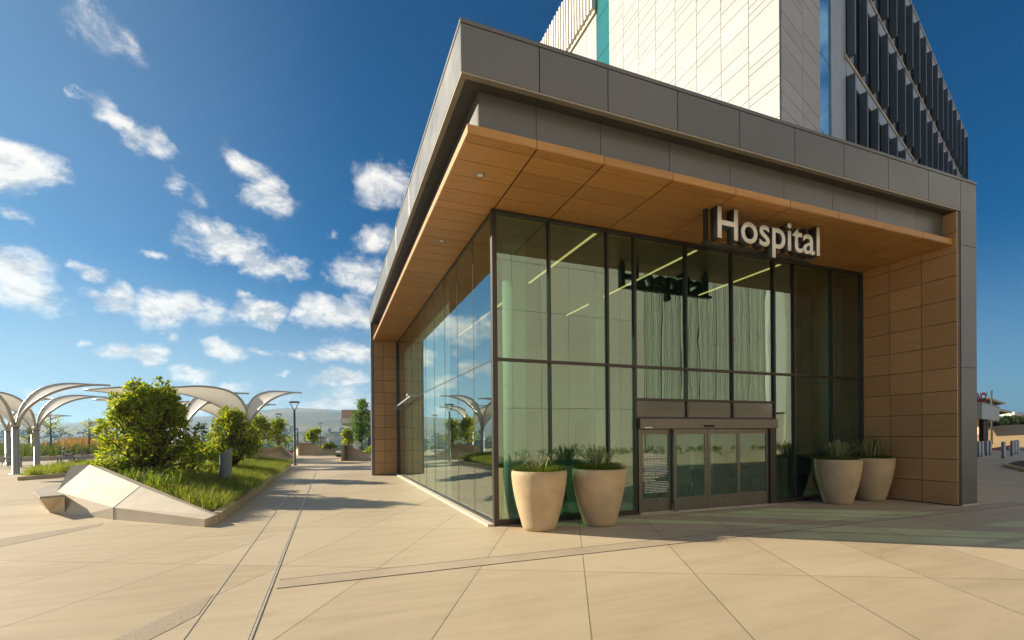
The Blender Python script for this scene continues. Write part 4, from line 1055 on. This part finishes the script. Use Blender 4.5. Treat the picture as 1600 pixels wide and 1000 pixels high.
# glass guard rail at the end of the plaza
t = thing('guard_rail', 'thin glass guard rail along the far edge of the plaza', 'railing', (0, 0, 0))
e0 = Vector(LD(-42, 62)); e1 = Vector(LD(-10, 66))
mb = MB(); mb.bar(e0 + Vector((0, 0, 1.45)), e1 + Vector((0, 0, 1.45)), .06, .05); mb.build('top_rail', M_pole, t)
for k in range(12):
    p = e0.lerp(e1, k / 11); mb = MB(); mb.box(p.x - .04, p.x + .04, p.y - .04, p.y + .04, -.4, 1.42); mb.build('post', M_pole, t)
M_rail = glass_mat('rail_glass', (.86, .92, .92), .03, .7, 0.0)
mb = MB(); mb.bar(e0 + Vector((0, 0, .72)), e1 + Vector((0, 0, .72)), .014, 1.25); mb.build('glass_pane', M_rail, t)
q = G(465, 712); mb = MB(); mb.lathe([(.09, 0), (.09, 2.5), (.11, 2.52), (.11, 2.72)], (0, 0, 0), 12); p = at(465, 0, 58); o = mb.build('slim_light_column', M_pole, loc=(p[0], p[1], 0)); tag(o, 'slim dark light column close to the glass guard rail', 'light column')
for px, lab in ((444.5, 'dark red lounge seat at the plaza edge, farther from the lamp post'), (454.5, 'dark red lounge seat at the plaza edge beside the lamp post')):
    p = at(px, 0, 55); t = thing('red_lounge_seat', lab, 'seat', (p[0], p[1], 0), 0, 'red lounge seats')
    t.scale = (.5, .5, .5)
    mb = MB(); mb.box(-.4, .4, -.35, .35, .18, .42); mb.build('seat', M_redk, t, bevel=.04); mb = MB(); mb.box(-.4, .4, .30, .45, .42, .85); mb.build('backrest', M_redk, t, bevel=.04)
    for sx in (-.33, .33):
        mb = MB(); mb.box(sx - .03, sx + .03, -.3, .4, 0, .18); mb.build('leg', M_pole, t)

# ------------------------------------------------------------------ cafe tables, chairs, reader
def table(loc, rz, label, ln=2.0):
    t = thing('cafe_table', label, 'table', loc, rz, 'outdoor cafe tables')
    mb = MB(); mb.box(-ln / 2, ln / 2, -.42, .42, .70, .74); mb.build('table_top', M_chair, t, bevel=.006)
    for sx in (-1, 1):
        for sy in (-1, 1):
            mb = MB(); mb.box(sx * (ln / 2 - .1) - .04, sx * (ln / 2 - .1) + .04, sy * .34 - .04, sy * .34 + .04, 0, .70); mb.build('leg', M_chair, t)
    return t
def chair(loc, rz, label):
    t = thing('cafe_chair', label, 'chair', loc, rz, 'outdoor cafe chairs')
    mb = MB(); mb.box(-.22, .22, -.22, .22, .43, .46); mb.build('seat', M_chair, t)
    mb = MB()
    for k in range(7): x = -.195 + .065 * k; mb.bar((x, .21, .47), (x * 1.05, .32, .86), .02, .02)
    mb.bar((-.23, .325, .87), (.23, .325, .87), .035, .035); mb.build('backrest', M_chair, t)
    for sx in (-1, 1):
        for sy in (-1, 1):
            mb = MB(); mb.bar((sx * .19, sy * .19, .43), (sx * .22, sy * .23, 0), .03, .03); mb.build('leg', M_chair, t)
        mb = MB(); mb.tube([(sx * .23, -.2, .45), (sx * .24, -.2, .64), (sx * .24, .28, .66)], .014, 6); mb.build('armrest', M_chair, t)
    return t
q = G(128, 729); table((q[0], q[1], 0), R(8), 'long slatted cafe table in front of the seated reader', 2.6)
q = G(8, 731); table((q[0], q[1], 0), R(-10), 'cafe table beside the post of the nearest shade canopy', 1.6)
q = G(150, 723); table((q[0], q[1], 0), R(5), 'farther cafe table behind the long slatted table', 2.2)
for px, py, rz, lb in ((115, 729.5, 180, 'cafe chair drawn up to the near side of the long slatted table'), (136, 728, 185, 'cafe chair half hidden by the wedge planter at the long table'),
                       (128, 722, 0, 'cafe chair on the far side of the long slatted table'), (3, 728, 10, 'cafe chair at the table beside the nearest canopy post'), (13, 729, 160, 'cafe chair right against the nearest canopy post')):
    q = G(px, py); chair((q[0], q[1], 0), R(rz), lb.replace('right against', 'close against'))
rq = G(104, 723.0); RZ = R(-68)
chair((rq[0], rq[1], 0), RZ + R(180), 'cafe chair occupied by the reader in the teal shirt')
def skin_fig(name, verts, edges, radii, mt, parent=None, root=0, sub=2):
    me = bpy.data.meshes.new(name); me.from_pydata(verts, edges, []); me.update()
    o = bpy.data.objects.new(name, me); col.objects.link(o)
    if parent: o.parent = parent
    s = o.modifiers.new('skin', 'SKIN'); s.use_smooth_shade = True
    for i, r in enumerate(radii):
        sv = me.skin_vertices[0].data[i]; rr = r if isinstance(r, tuple) else (r, r); sv.radius = rr; sv.use_root = (i == root)
    ss = o.modifiers.new('ss', 'SUBSURF'); ss.levels = sub; ss.render_levels = sub
    me.materials.append(mt); return o
pr_ = thing('person', 'seated person in a teal shirt and jeans reading, with long brown hair', 'person', (rq[0], rq[1], 0), RZ)
# body faces +y; reclines in the chair with a book on the lap
bv = [(0, -.10, .52), (0, -.14, .72), (0, -.17, .92), (0, -.14, 1.04), (0, -.10, 1.10), (0, -.06, 1.18), (0, -.035, 1.27), (0, -.05, 1.335),
      (.17, -.15, .98), (.24, -.04, .76), (.12, .20, .74), (.07, .27, .755), (-.17, -.15, .98), (-.24, -.04, .76), (-.12, .20, .74), (-.07, .27, .755),
      (.09, -.04, .52), (.11, .36, .56), (.11, .52, .12), (.11, .66, .05), (-.09, -.04, .52), (-.11, .36, .56), (-.11, .52, .12), (-.11, .66, .05), (0, .05, 1.225)]
be = [(0, 1), (1, 2), (2, 3), (3, 4), (4, 5), (5, 6), (6, 7), (2, 8), (8, 9), (9, 10), (10, 11), (2, 12), (12, 13), (13, 14), (14, 15), (0, 16), (16, 17), (17, 18), (18, 19), (0, 20), (20, 21), (21, 22), (22, 23), (5, 24)]
br = [.13, .125, .13, .08, .052, .085, .098, .07, .06, .045, .036, .035, .06, .045, .036, .035, .085, .06, .042, .035, .085, .06, .042, .035, .022]
skin_fig('body', bv, be, br, M_skin, pr_)
skin_fig('shirt', [bv[0], bv[1], bv[2], (0, -.15, 1.0), bv[8], (.22, -.075, .83), bv[12], (-.22, -.075, .83)], [(0, 1), (1, 2), (2, 3), (2, 4), (4, 5), (2, 6), (6, 7)], [.150, .148, .152, .10, .078, .065, .078, .065], M_shirt, pr_)
skin_fig('jeans', [(0, -.10, .54), bv[16], bv[17], (.11, .50, .17), bv[20], bv[21], (-.11, .50, .17)], [(0, 1), (1, 2), (2, 3), (0, 4), (4, 5), (5, 6)], [.152, .102, .078, .06, .102, .078, .06], M_jeans, pr_)
skin_fig('hair', [(0, -.075, 1.34), (0, -.12, 1.25), (0, -.17, 1.10), (0, -.19, .98)], [(0, 1), (1, 2), (2, 3)], [.105, .115, .10, .05], M_hair, pr_)
mb = MB(); mb.face([(-.12, .24, .80), (0, .26, .775), (0, .42, .86), (-.12, .40, .885)]); mb.face([(0, .26, .775), (.12, .24, .80), (.12, .40, .885), (0, .42, .86)]); o = mb.build('open_book', M_paper)
o.location = (rq[0], rq[1], 0); o.rotation_euler = (0, 0, RZ); so_ = o.modifiers.new('s', 'SOLIDIFY'); so_.thickness = .012; tag(o, 'open book held on the lap of the seated reader', 'book')

# ------------------------------------------------------------------ ornamental grass bed and young trees
ob = [G(-60, 724)[:2], G(30, 721)[:2], G(104, 717.5)[:2], G(200, 713.5)[:2], G(235, 711)[:2], G(235, 704)[:2], G(100, 707)[:2], G(-60, 711)[:2]]
mb = MB(); mb.prism(ob, 0, .35); o = mb.build('long_kerb_bed', M_kerb); tag(o, 'long kerbed bed of tall grasses behind the cafe tables', 'kerb')
c_ = np.mean(np.array(ob), 0); ob2 = [tuple(c_ + (np.array(p_) - c_) * .96) for p_ in ob]
M_gdark = leaf_mat('dark_tall_grass', ((0.0, (0.03, 0.05, 0.012)), (0.6, (0.08, 0.11, 0.02)), (1.0, (0.16, 0.18, 0.03))), .45, .6, 1.6)
grass_patch('tall_green_grass', 'tall dark green grasses in the long bed behind the tables', ob2, lambda x, y: .34, 700, 22, 1.15, .03, M_gdark, cat='tall grass', spread=.4)
ob3 = [G(90, 716)[:2], G(200, 711.5)[:2], G(235, 709)[:2], G(235, 703)[:2], G(110, 706)[:2]]
grass_patch('russet_grass', 'russet feathery seed heads standing above the green grasses', ob3, lambda x, y: .9, 520, 14, 1.25, .03, M_orn, cat='tall grass', spread=.4, throw=.6)
grass_patch('russet_grass_sparse', 'sparse russet stems among the green grasses towards the shade canopies', ob2, lambda x, y: .8, 90, 9, 1.1, .03, M_orn, cat='tall grass', spread=.4, throw=.6)
def sparse_tree(px, dep, h, label, seed):
    random.seed(seed); q = at(px, 0, dep); t = thing('young_spring_tree', label, 'tree', (q[0], q[1], 0), 0, 'bare young spring trees')
    mb = MB(); tips = []
    mb.tube([(0, 0, -.2), (.03, 0, h * .35), (.0, .03, h * .7), (.04, 0, h)], [.10, .085, .05, .015], 8)
    for k in range(15):
        z0 = h * random.uniform(.42, .88); a = random.uniform(0, 6.28); l = h * .34 * (1.15 - z0 / h) * random.uniform(.9, 1.7)
        p0 = Vector((.02, 0, z0)); p1 = p0 + Vector((math.cos(a) * l * .55, math.sin(a) * l * .55, l * .22)); p2 = p1 + Vector((math.cos(a) * l * .5, math.sin(a) * l * .5, l * .35))
        mb.tube([p0, p1, p2], [.035, .022, .008], 5); tips += [p1, p2, p1.lerp(p2, .5)]
        for _ in range(2):
            e = p1 + Vector((random.uniform(-.4, .4), random.uniform(-.4, .4), random.uniform(0, .4))); mb.tube([p1, e], [.015, .006], 4); tips.append(e)
    mb.build('trunk', M_bark, t)
    P = np.repeat(np.array([tuple(p) for p in tips]), 4, 0); P = P + rng.normal(size=P.shape) * .16
    V_, F_ = leaves_mesh(P, rng.normal(size=P.shape), rng.uniform(.12, .22, len(P)), rng.uniform(.08, .13, len(P))); raw('crown', V_, F_, M_leafy, t)
sparse_tree(79, 49, 4.9, 'nearly bare young tree with yellow buds behind the seated reader', 3)
sparse_tree(139, 53, 4.4, 'nearly bare young tree with yellow buds above the russet grasses', 5)
sparse_tree(45, 60, 3.6, 'small bare tree with yellow buds between the nearest canopy posts', 6)

# ------------------------------------------------------------------ low building beyond the plaza
t = thing('low_pavilion', 'low flat-roofed pavilion with a copper-pink roof band behind the slender tree', 'building', (0, 0, 0))
c0 = Vector(at(535.5, 0, 62)); dv = Vector((.985, -.17, 0)); bv_ = Vector((.17, .985, 0))
def slab(z0, z1, e, mt, nm, l=16, d=10):
    P_ = [c0 - dv * e - bv_ * e, c0 + dv * (l + e) - bv_ * e, c0 + dv * (l + e) + bv_ * (d + e), c0 - dv * e + bv_ * (d + e)]
    mb = MB(); mb.prism([(p.x, p.y) for p in P_], z0, z1); return mb.build(nm, mt, t)
slab(4.45, 5.55, .1, M_pink, 'roof_band'); slab(3.75, 4.44, .25, M_shade, 'roof_fascia'); slab(3.55, 3.74, .1, M_trim, 'soffit')
mb = MB(); a = c0 + dv * 3 + bv_ * 2; b_ = c0 + dv * 16 + bv_ * 2; mb.bar((a.x, a.y, 1.78), (b_.x, b_.y, 1.78), .1, 3.5); mb.build('glass_front', M_dglass, t)
for k in (1.6, 6, 11):
    p = c0 + dv * k + bv_ * .6; mb = MB(); mb.box(p.x - .25, p.x + .25, p.y - .25, p.y + .25, 0, 3.55); mb.build('column', M_shade, t)

# ------------------------------------------------------------------ emergency drop-off
FX_ = Vector((53.0, 15.6, 0)); ea = tu.copy(); eb = Vector((-ea.y, ea.x, 0))
t = thing('emergency_canopy', 'pale grey clad drop-off canopy on dark square posts', 'canopy', (FX_.x, FX_.y, 0))
mb = MB()
for k in range(11):
    a = ea * (1.2 * k + .01); b_ = ea * (1.2 * k + 1.19)
    mb.prism([tuple(a[:2]), tuple(b_[:2]), tuple((b_ + eb * .06)[:2]), tuple((a + eb * .06)[:2])], 3.12, 4.55)
for k in range(6):
    a = eb * (.06 + 1.2 * k + .01); b_ = eb * (1.2 * k + 1.25)
    mb.prism([tuple(b_[:2]), tuple(a[:2]), tuple((a + ea * .06)[:2]), tuple((b_ + ea * .06)[:2])], 3.12, 4.55)
mb.build('cladding', M_canopy, t)
mb = MB(); mb.prism([tuple((ea * .07 + eb * .07)[:2]), tuple((ea * 13.2 + eb * .07)[:2]), tuple((ea * 13.2 + eb * 7.2)[:2]), tuple((ea * .07 + eb * 7.2)[:2])], 3.10, 3.16); mb.build('soffit', M_wood_x, t)
mb = MB(); mb.prism([tuple((ea * -.05 - eb * .05)[:2]), tuple((ea * 13.3 - eb * .05)[:2]), tuple((ea * 13.3 + eb * 7.3)[:2]), tuple((ea * -.05 + eb * 7.3)[:2])], 4.56, 4.64); mb.build('roof', M_canopy, t)
for l, d in ((.6, .7), (.6, 3.4), (2.6, 3.4), (4.0, .4), (9, .7), (9, 5)):
    p = ea * l + eb * d; mb = MB(); mb.bar((p.x, p.y, 0), (p.x, p.y, 3.10), .36, .36); mb.build('post', M_bronze, t)
mb = MB(); p = ea * .5 + eb * 5.6; mb.bar((p.x, p.y, 0), (p.x, p.y, 2.4), 1.2, .2); mb.build('wall', M_white, t)
sgn = thing('emergency_sign', 'red raised emergency lettering standing on the drop-off canopy roof', 'sign', (FX_.x, FX_.y, 4.66))
o0 = ea * 6.0 + eb * 2.2
letters('EMERGENCY', 2.0, .12, sgn, [M_red, M_red], lambda x, y, z: o0 - eb * x - ea * z + Vector((0, 0, .25 + y * 3.9)), off=.03)
mb = MB(); mb.bar(o0 + ea * .1 + Vector((0, 0, .05)), o0 - eb * 2.0 + ea * .1 + Vector((0, 0, .05)), .08, .08); mb.build('rail', M_pole, sgn)
def bollard(px, py, lab):
    q = G(px, py); mb = MB(); mb.lathe([(.14, 0), (.14, .02), (.115, .021), (.115, 1.16), (.10, 1.19), (.01, 1.20)], (0, 0, 0), 20)
    o = mb.build('bollard', M_boll, loc=(q[0], q[1], 0)); tag(o, lab, 'bollard', 'steel bollards at the drop-off')
for px, py, lab in ((1568, 716.5, 'steel bollard standing alone between the two clusters'), (1529.5, 714.5, 'steel bollard closest to the pavilion pillar'), (1534.3, 714, 'second steel bollard out from the pavilion pillar'),
                    (1541.7, 712, 'third steel bollard out from the pavilion pillar'), (1547, 711.5, 'steel bollard nearest the end post of the canopy'), (1581.7, 712.5, 'thickest-looking steel bollard of the outer cluster of three'),
                    (1586, 711, 'middle steel bollard of the outer cluster of three'), (1590, 709.5, 'farthest steel bollard of the outer cluster of three')): bollard(px, py, lab)
isl = [(30.9, 4.85), (27.0, 2.45), (29.5, 0.2), (37, 3.8), (35.5, 6.2)]
mb = MB(); mb.prism(isl, 0, .15); ci = np.mean(np.array(isl), 0)
o = mb.build('kerbed_island', M_kerb); tag(o, 'kerbed traffic island filled with brown mulch', 'kerb')
mb = MB(); mb.prism([tuple(ci + (np.array(p) - ci) * .9) for p in isl], .14, .165); o = mb.build('mulch', M_soil); tag(o, 'brown mulch inside the kerbed island', 'soil', kind='structure')
rk0, rk1 = Vector((61.5, 18.6, 0)), Vector((84, 25.9, 0)); mb = MB(); mb.bar(rk0 + Vector((0, 0, .08)), rk1 + Vector((0, 0, .08)), .2, .17); o = mb.build('red_kerb', M_redk); tag(o, 'red painted kerb along the far side of the drive', 'kerb')
q = at(1549.5, 0, 66); t = thing('street_light', 'dark street light with a short arm above the canopy roof', 'street light', (q[0], q[1], 0))
mb = MB(); mb.lathe([(.12, 0), (.10, 7.6)], (0, 0, 0), 12); mb.build('pole', M_pole, t); mb = MB(); mb.bar((0, 0, 7.55), (ea.x * 1.2, ea.y * 1.2, 7.7), .14, .10); mb.build('lamp_arm', M_pole, t)
def carport(px, dep, z, w, d, lab, rise=-2.2):
    q = Vector(at(px, 0, dep)); t = thing('solar_carport', lab, 'carport', (q.x, q.y, 0), 0, 'solar carports')
    P_ = lambda l, k, zz: tuple((ea * l + eb * k + Vector((0, 0, zz))))
    mb = MB(); mb.add([P_(0, 0, z), P_(w, 0, z), P_(w, d, z + rise), P_(0, d, z + rise), P_(0, 0, z + .15), P_(w, 0, z + .15), P_(w, d, z + rise + .15), P_(0, d, z + rise + .15)],
        [(0, 3, 2, 1), (4, 5, 6, 7), (0, 1, 5, 4), (1, 2, 6, 5), (2, 3, 7, 6), (3, 0, 4, 7)]); mb.build('panel_roof', M_solar, t)
    mb = MB(); mb.bar(P_(0, -.05, z + .05), P_(w, -.05, z + .05), .12, .4); mb.build('edge_beam', M_tan, t)
    for l in (w * .2, w * .5, w * .8):
        mb = MB(); mb.bar(P_(l, d * .5, 0), P_(l, d * .5, z + rise * .45), .35, .35); mb.build('post', M_tan, t)
carport(1541, 88, 8.2, 30, 9, 'nearer solar carport with a tan edge beam'); carport(1552, 74, 5.5, 26, 6, 'lower solar carport behind the drop-off canopy', -1.2)
q = Vector(at(1590, 0, 165)); t = thing('office_building', 'long white office building with blue window bands beyond the dry grass', 'building', (q.x, q.y, 0))
for k in range(2):
    mb = MB(); mb.prism([tuple((ea * -10)[:2]), tuple((ea * 60)[:2]), tuple((ea * 60 + eb * 18)[:2]), tuple((ea * -10 + eb * 18)[:2])], 4.3 + 2.9 * k, 5.6 + 2.9 * k); mb.build('wall_band', M_white, t)
    mb = MB(); mb.prism([tuple((ea * -9.8 + eb * .2)[:2]), tuple((ea * 59.8 + eb * .2)[:2]), tuple((ea * 59.8 + eb * 17.8)[:2]), tuple((ea * -9.8 + eb * 17.8)[:2])], 2.6 + 3.0 * k, 4.3 + 2.9 * k); mb.build('window_band', M_bglass, t)
def ftree(px, dep, pyb, pyt, wpx, lab, seed, group, mt=None):
    return bushG(px, pyb, pyt, wpx, lab, 13, 26, .035 * dep * .22, seed, mt or M_farleaf, 'parkland_tree', dep=dep, cat='tree', group=group)
GT = 'trees on the dry grass slope'
for i, (px, dep, b0_, t0_, w_, lab) in enumerate(((1571, 112, 677, 655, 22, 'round green tree on the dry slope, closest to the canopy posts'), (1586, 116, 676, 651, 26, 'largest round green tree in the middle of the dry slope'),
        (1602, 112, 676, 652, 24, 'round green tree on the dry slope at the outer edge'), (1552, 108, 680, 662, 18, 'small green tree glimpsed behind the canopy posts'), (1535, 110, 680, 658, 22, 'green tree glimpsed next to the pavilion pillar'))):
    ftree(px, dep, b0_, t0_, w_, lab, 40 + i, GT)
for i, (px, dep, b0_, t0_, w_, lab) in enumerate(((1572, 78, 699, 685, 16, 'straggly brown-green shrub by the red kerb, nearer the canopy'), (1586, 80, 698, 682, 20, 'straggly brown-green shrub by the red kerb, taller and farther out'), (1598, 76, 700, 692, 14, 'low scrubby shrub at the outer end of the red kerb'))):
    bushG(px, b0_, t0_, w_, lab, 7, 12, .3, 60 + i, M_farleaf, 'roadside_shrub', dep=dep, group='roadside shrubs')

# ------------------------------------------------------------------ valley: woodland masses and a few buildings
Vs, Fs = [], []; n0 = 0
rng2 = np.random.default_rng(4)
for k in range(900):
    a = math.radians(rng2.uniform(-46, 20)); r = 130 * (1100 / 130) ** rng2.uniform(0, 1); x, y = r * math.sin(a) , r * math.cos(a)
    if rng2.uniform() < .35: continue
    s = rng2.uniform(2.0, 4.2) * (1 + r / 900); z = terrain_h(x, y)
    n = 46; d = unit(rng2.normal(size=(n, 3)) + [0, 0, .3]); P = np.array([x, y, z + s * .75]) + d * np.array([s, s, s * .8]) * rng2.uniform(.5, 1, (n, 1))
    V_, F_ = leaves_mesh(P, d + rng2.normal(size=d.shape) * .6, np.full(n, s * .62), np.full(n, s * .5)); Vs.append(V_); Fs.append(F_ + n0); n0 += len(V_)
tag(raw('valley_woodland', np.concatenate(Vs), np.concatenate(Fs), M_farleaf), 'hazy woodland filling the valley below the hills', 'woodland', kind='stuff')
def farbox(px, pyb, pyt, wpx, dep, lab, mt, floors=2):
    q = at(px, 0, dep); zb = CAM.z + ray(px, pyb).z * dep; h = (pyb - pyt) / FPX * dep; wd = wpx / FPX * dep
    t = thing('valley_building', lab, 'building', (q[0], q[1], zb), -yaw, 'far buildings in the valley')
    mb = MB(); mb.box(-wd / 2, wd / 2, 0, wd * .6, -8, h); mb.build('wall', mt, t)
    for f in range(floors):
        z0 = h * (f + .35) / floors; mb = MB(); mb.box(-wd * .45, wd * .45, -.15, -.01, z0, z0 + h * .28 / floors); mb.build('window_band', M_dglass, t)
    mb = MB(); mb.box(-wd * .52, wd * .52, -wd * .02, wd * .62, h, h + h * .08); mb.build('roof', M_shade, t)
farbox(524, 681, 675, 18, 420, 'long pale building in the valley above the arch', M_bldg); farbox(515, 676, 669, 5, 520, 'small white block with a taller shape in the valley', M_white, 1)
farbox(548, 684, 679, 16, 380, 'low blue-grey building in the valley near the pink-roofed pavilion', M_shade); farbox(506, 686, 682, 12, 350, 'low tan building in the valley left of the arch'.replace('left of', 'before'), M_tan, 1)
farbox(10, 684, 676, 12, 300, 'pale hazy building beyond the nearest shade canopy', M_bldg); 
q = at(515, 0, 95); zb = CAM.z + ray(515, 696).z * 95
t = thing('white_arch', 'small white arched structure beyond the long sunlit wedge', 'arch', (q[0], q[1], zb), -yaw)
mb = MB(); mb.box(-.45, -.2, -.3, .3, -2, .72); mb.box(.2, .45, -.3, .3, -2, .72)
for k in range(8):
    a0, a1 = math.pi * k / 8, math.pi * (k + 1) / 8
    pa = [(.2 * math.cos(a0), .72 + .2 * math.sin(a0)), (.2 * math.cos(a1), .72 + .2 * math.sin(a1))]
    mb.add([(pa[0][0], -.3, pa[0][1]), (pa[1][0], -.3, pa[1][1]), (pa[1][0] * 2.25, -.3, 1.15 if 0 < k < 7 else max(pa[1][1], .72) + .2), (pa[0][0] * 2.25, -.3, 1.15 if 0 < k < 7 else max(pa[0][1], .72) + .2)], [(0, 1, 2, 3)])
mb.box(-.45, .45, .28, .3, .72, 1.2); mb.box(-.5, .5, -.35, .35, 1.2, 1.32); o = mb.build('arch_body', M_white, t); o.scale = (1.8, 1.8, 1.8)

# ------------------------------------------------------------------ building across the forecourt (it shows in the entrance glass)
YO = -31.0
t = thing('facing_building', 'beige building with ribbed grey screens facing the entrance, mirrored in its glass', 'building', (0, YO, 0))
mb = MB(); mb.box(-2, 27.0, -14, -.06, 0, 27, 1); mb.box(27.0, 47, -14, -1.6, 0, 27, 1)
xs = np.arange(-2, 27.0, 2.9)
for a in xs:
    for z0 in np.arange(0, 27, 4.5): mb.box(a + .02, min(a + 2.88, 27) - .0, -.06, 0, z0 + .02, z0 + 4.48)
mb.box(27.0, 47, -1.6, -.2, 0, 4.4, 0); mb.box(44.4, 47, -1.6, 0.1, 4.4, 27, 2); mb.box(47, 75, -14, .1, 0, 27, 0)
mb.build('wall', [M_opp, M_tseam, M_white], t)
for i, x in enumerate(np.arange(27.1, 44.2, 2.45)):
    mb = MB()
    for k in range(9): mb.box(x + k * .25, x + k * .25 + .13, -.35, -.05, 4.5, 26.5)
    for z in (10.2, 17.6): mb.box(x, x + 2.1, -.36, -.3, z, z + .25, 1)
    mb.build('ribbed_screen', [M_oppfin, M_spand], t)
t = thing('low_planter_wall', 'long low beige planter wall across the forecourt, mirrored in the doors', 'planter', (0, -15.5, 0))
mb = MB(); mb.box(6, 30, -.3, .3, 0, .75); mb.build('wall', M_conc, t)
random.seed(77)
L = [((x, random.uniform(-.25, .25), .85), (.32, .3, .22), 1) for x in np.arange(6.5, 29.5, .62) if random.random() < .75]
V_, F_ = lobes_crown(L, 14, .16, 6); raw('shrub_foliage', V_, F_, M_leaf, t)

# ------------------------------------------------------------------ air
m, nt3, o3 = new_mat('haze_air')
pv = nd(nt3, 'ShaderNodeVolumePrincipled', inp={'Color': (0.40, 0.68, 1.0, 1), 'Density': HAZE, 'Anisotropy': 0.35})
nt3.links.new(pv.outputs[0], o3.inputs['Volume'])
if HAZE > 0:
    mb = MB(); mb.box(-6200, 6200, -6200, 6200, -16, 138); tag(mb.build('haze', m), 'pale morning haze over the valley', 'haze', kind='stuff')

scn.view_settings.view_transform = 'Standard'; scn.view_settings.look = 'None'
scn.view_settings.exposure = 0.95; scn.view_settings.gamma = 1.0; scn.view_settings.use_curve_mapping = False
cy = scn.cycles
cy.use_denoising = True
try: cy.denoiser = 'OPENIMAGEDENOISE'
except Exception: pass
cy.max_bounces = 10; cy.diffuse_bounces = 4; cy.glossy_bounces = 5; cy.transmission_bounces = 6; cy.transparent_max_bounces = 24; cy.volume_bounces = 0
cy.caustics_reflective = False; cy.caustics_refractive = False; cy.sample_clamp_indirect = 6.0
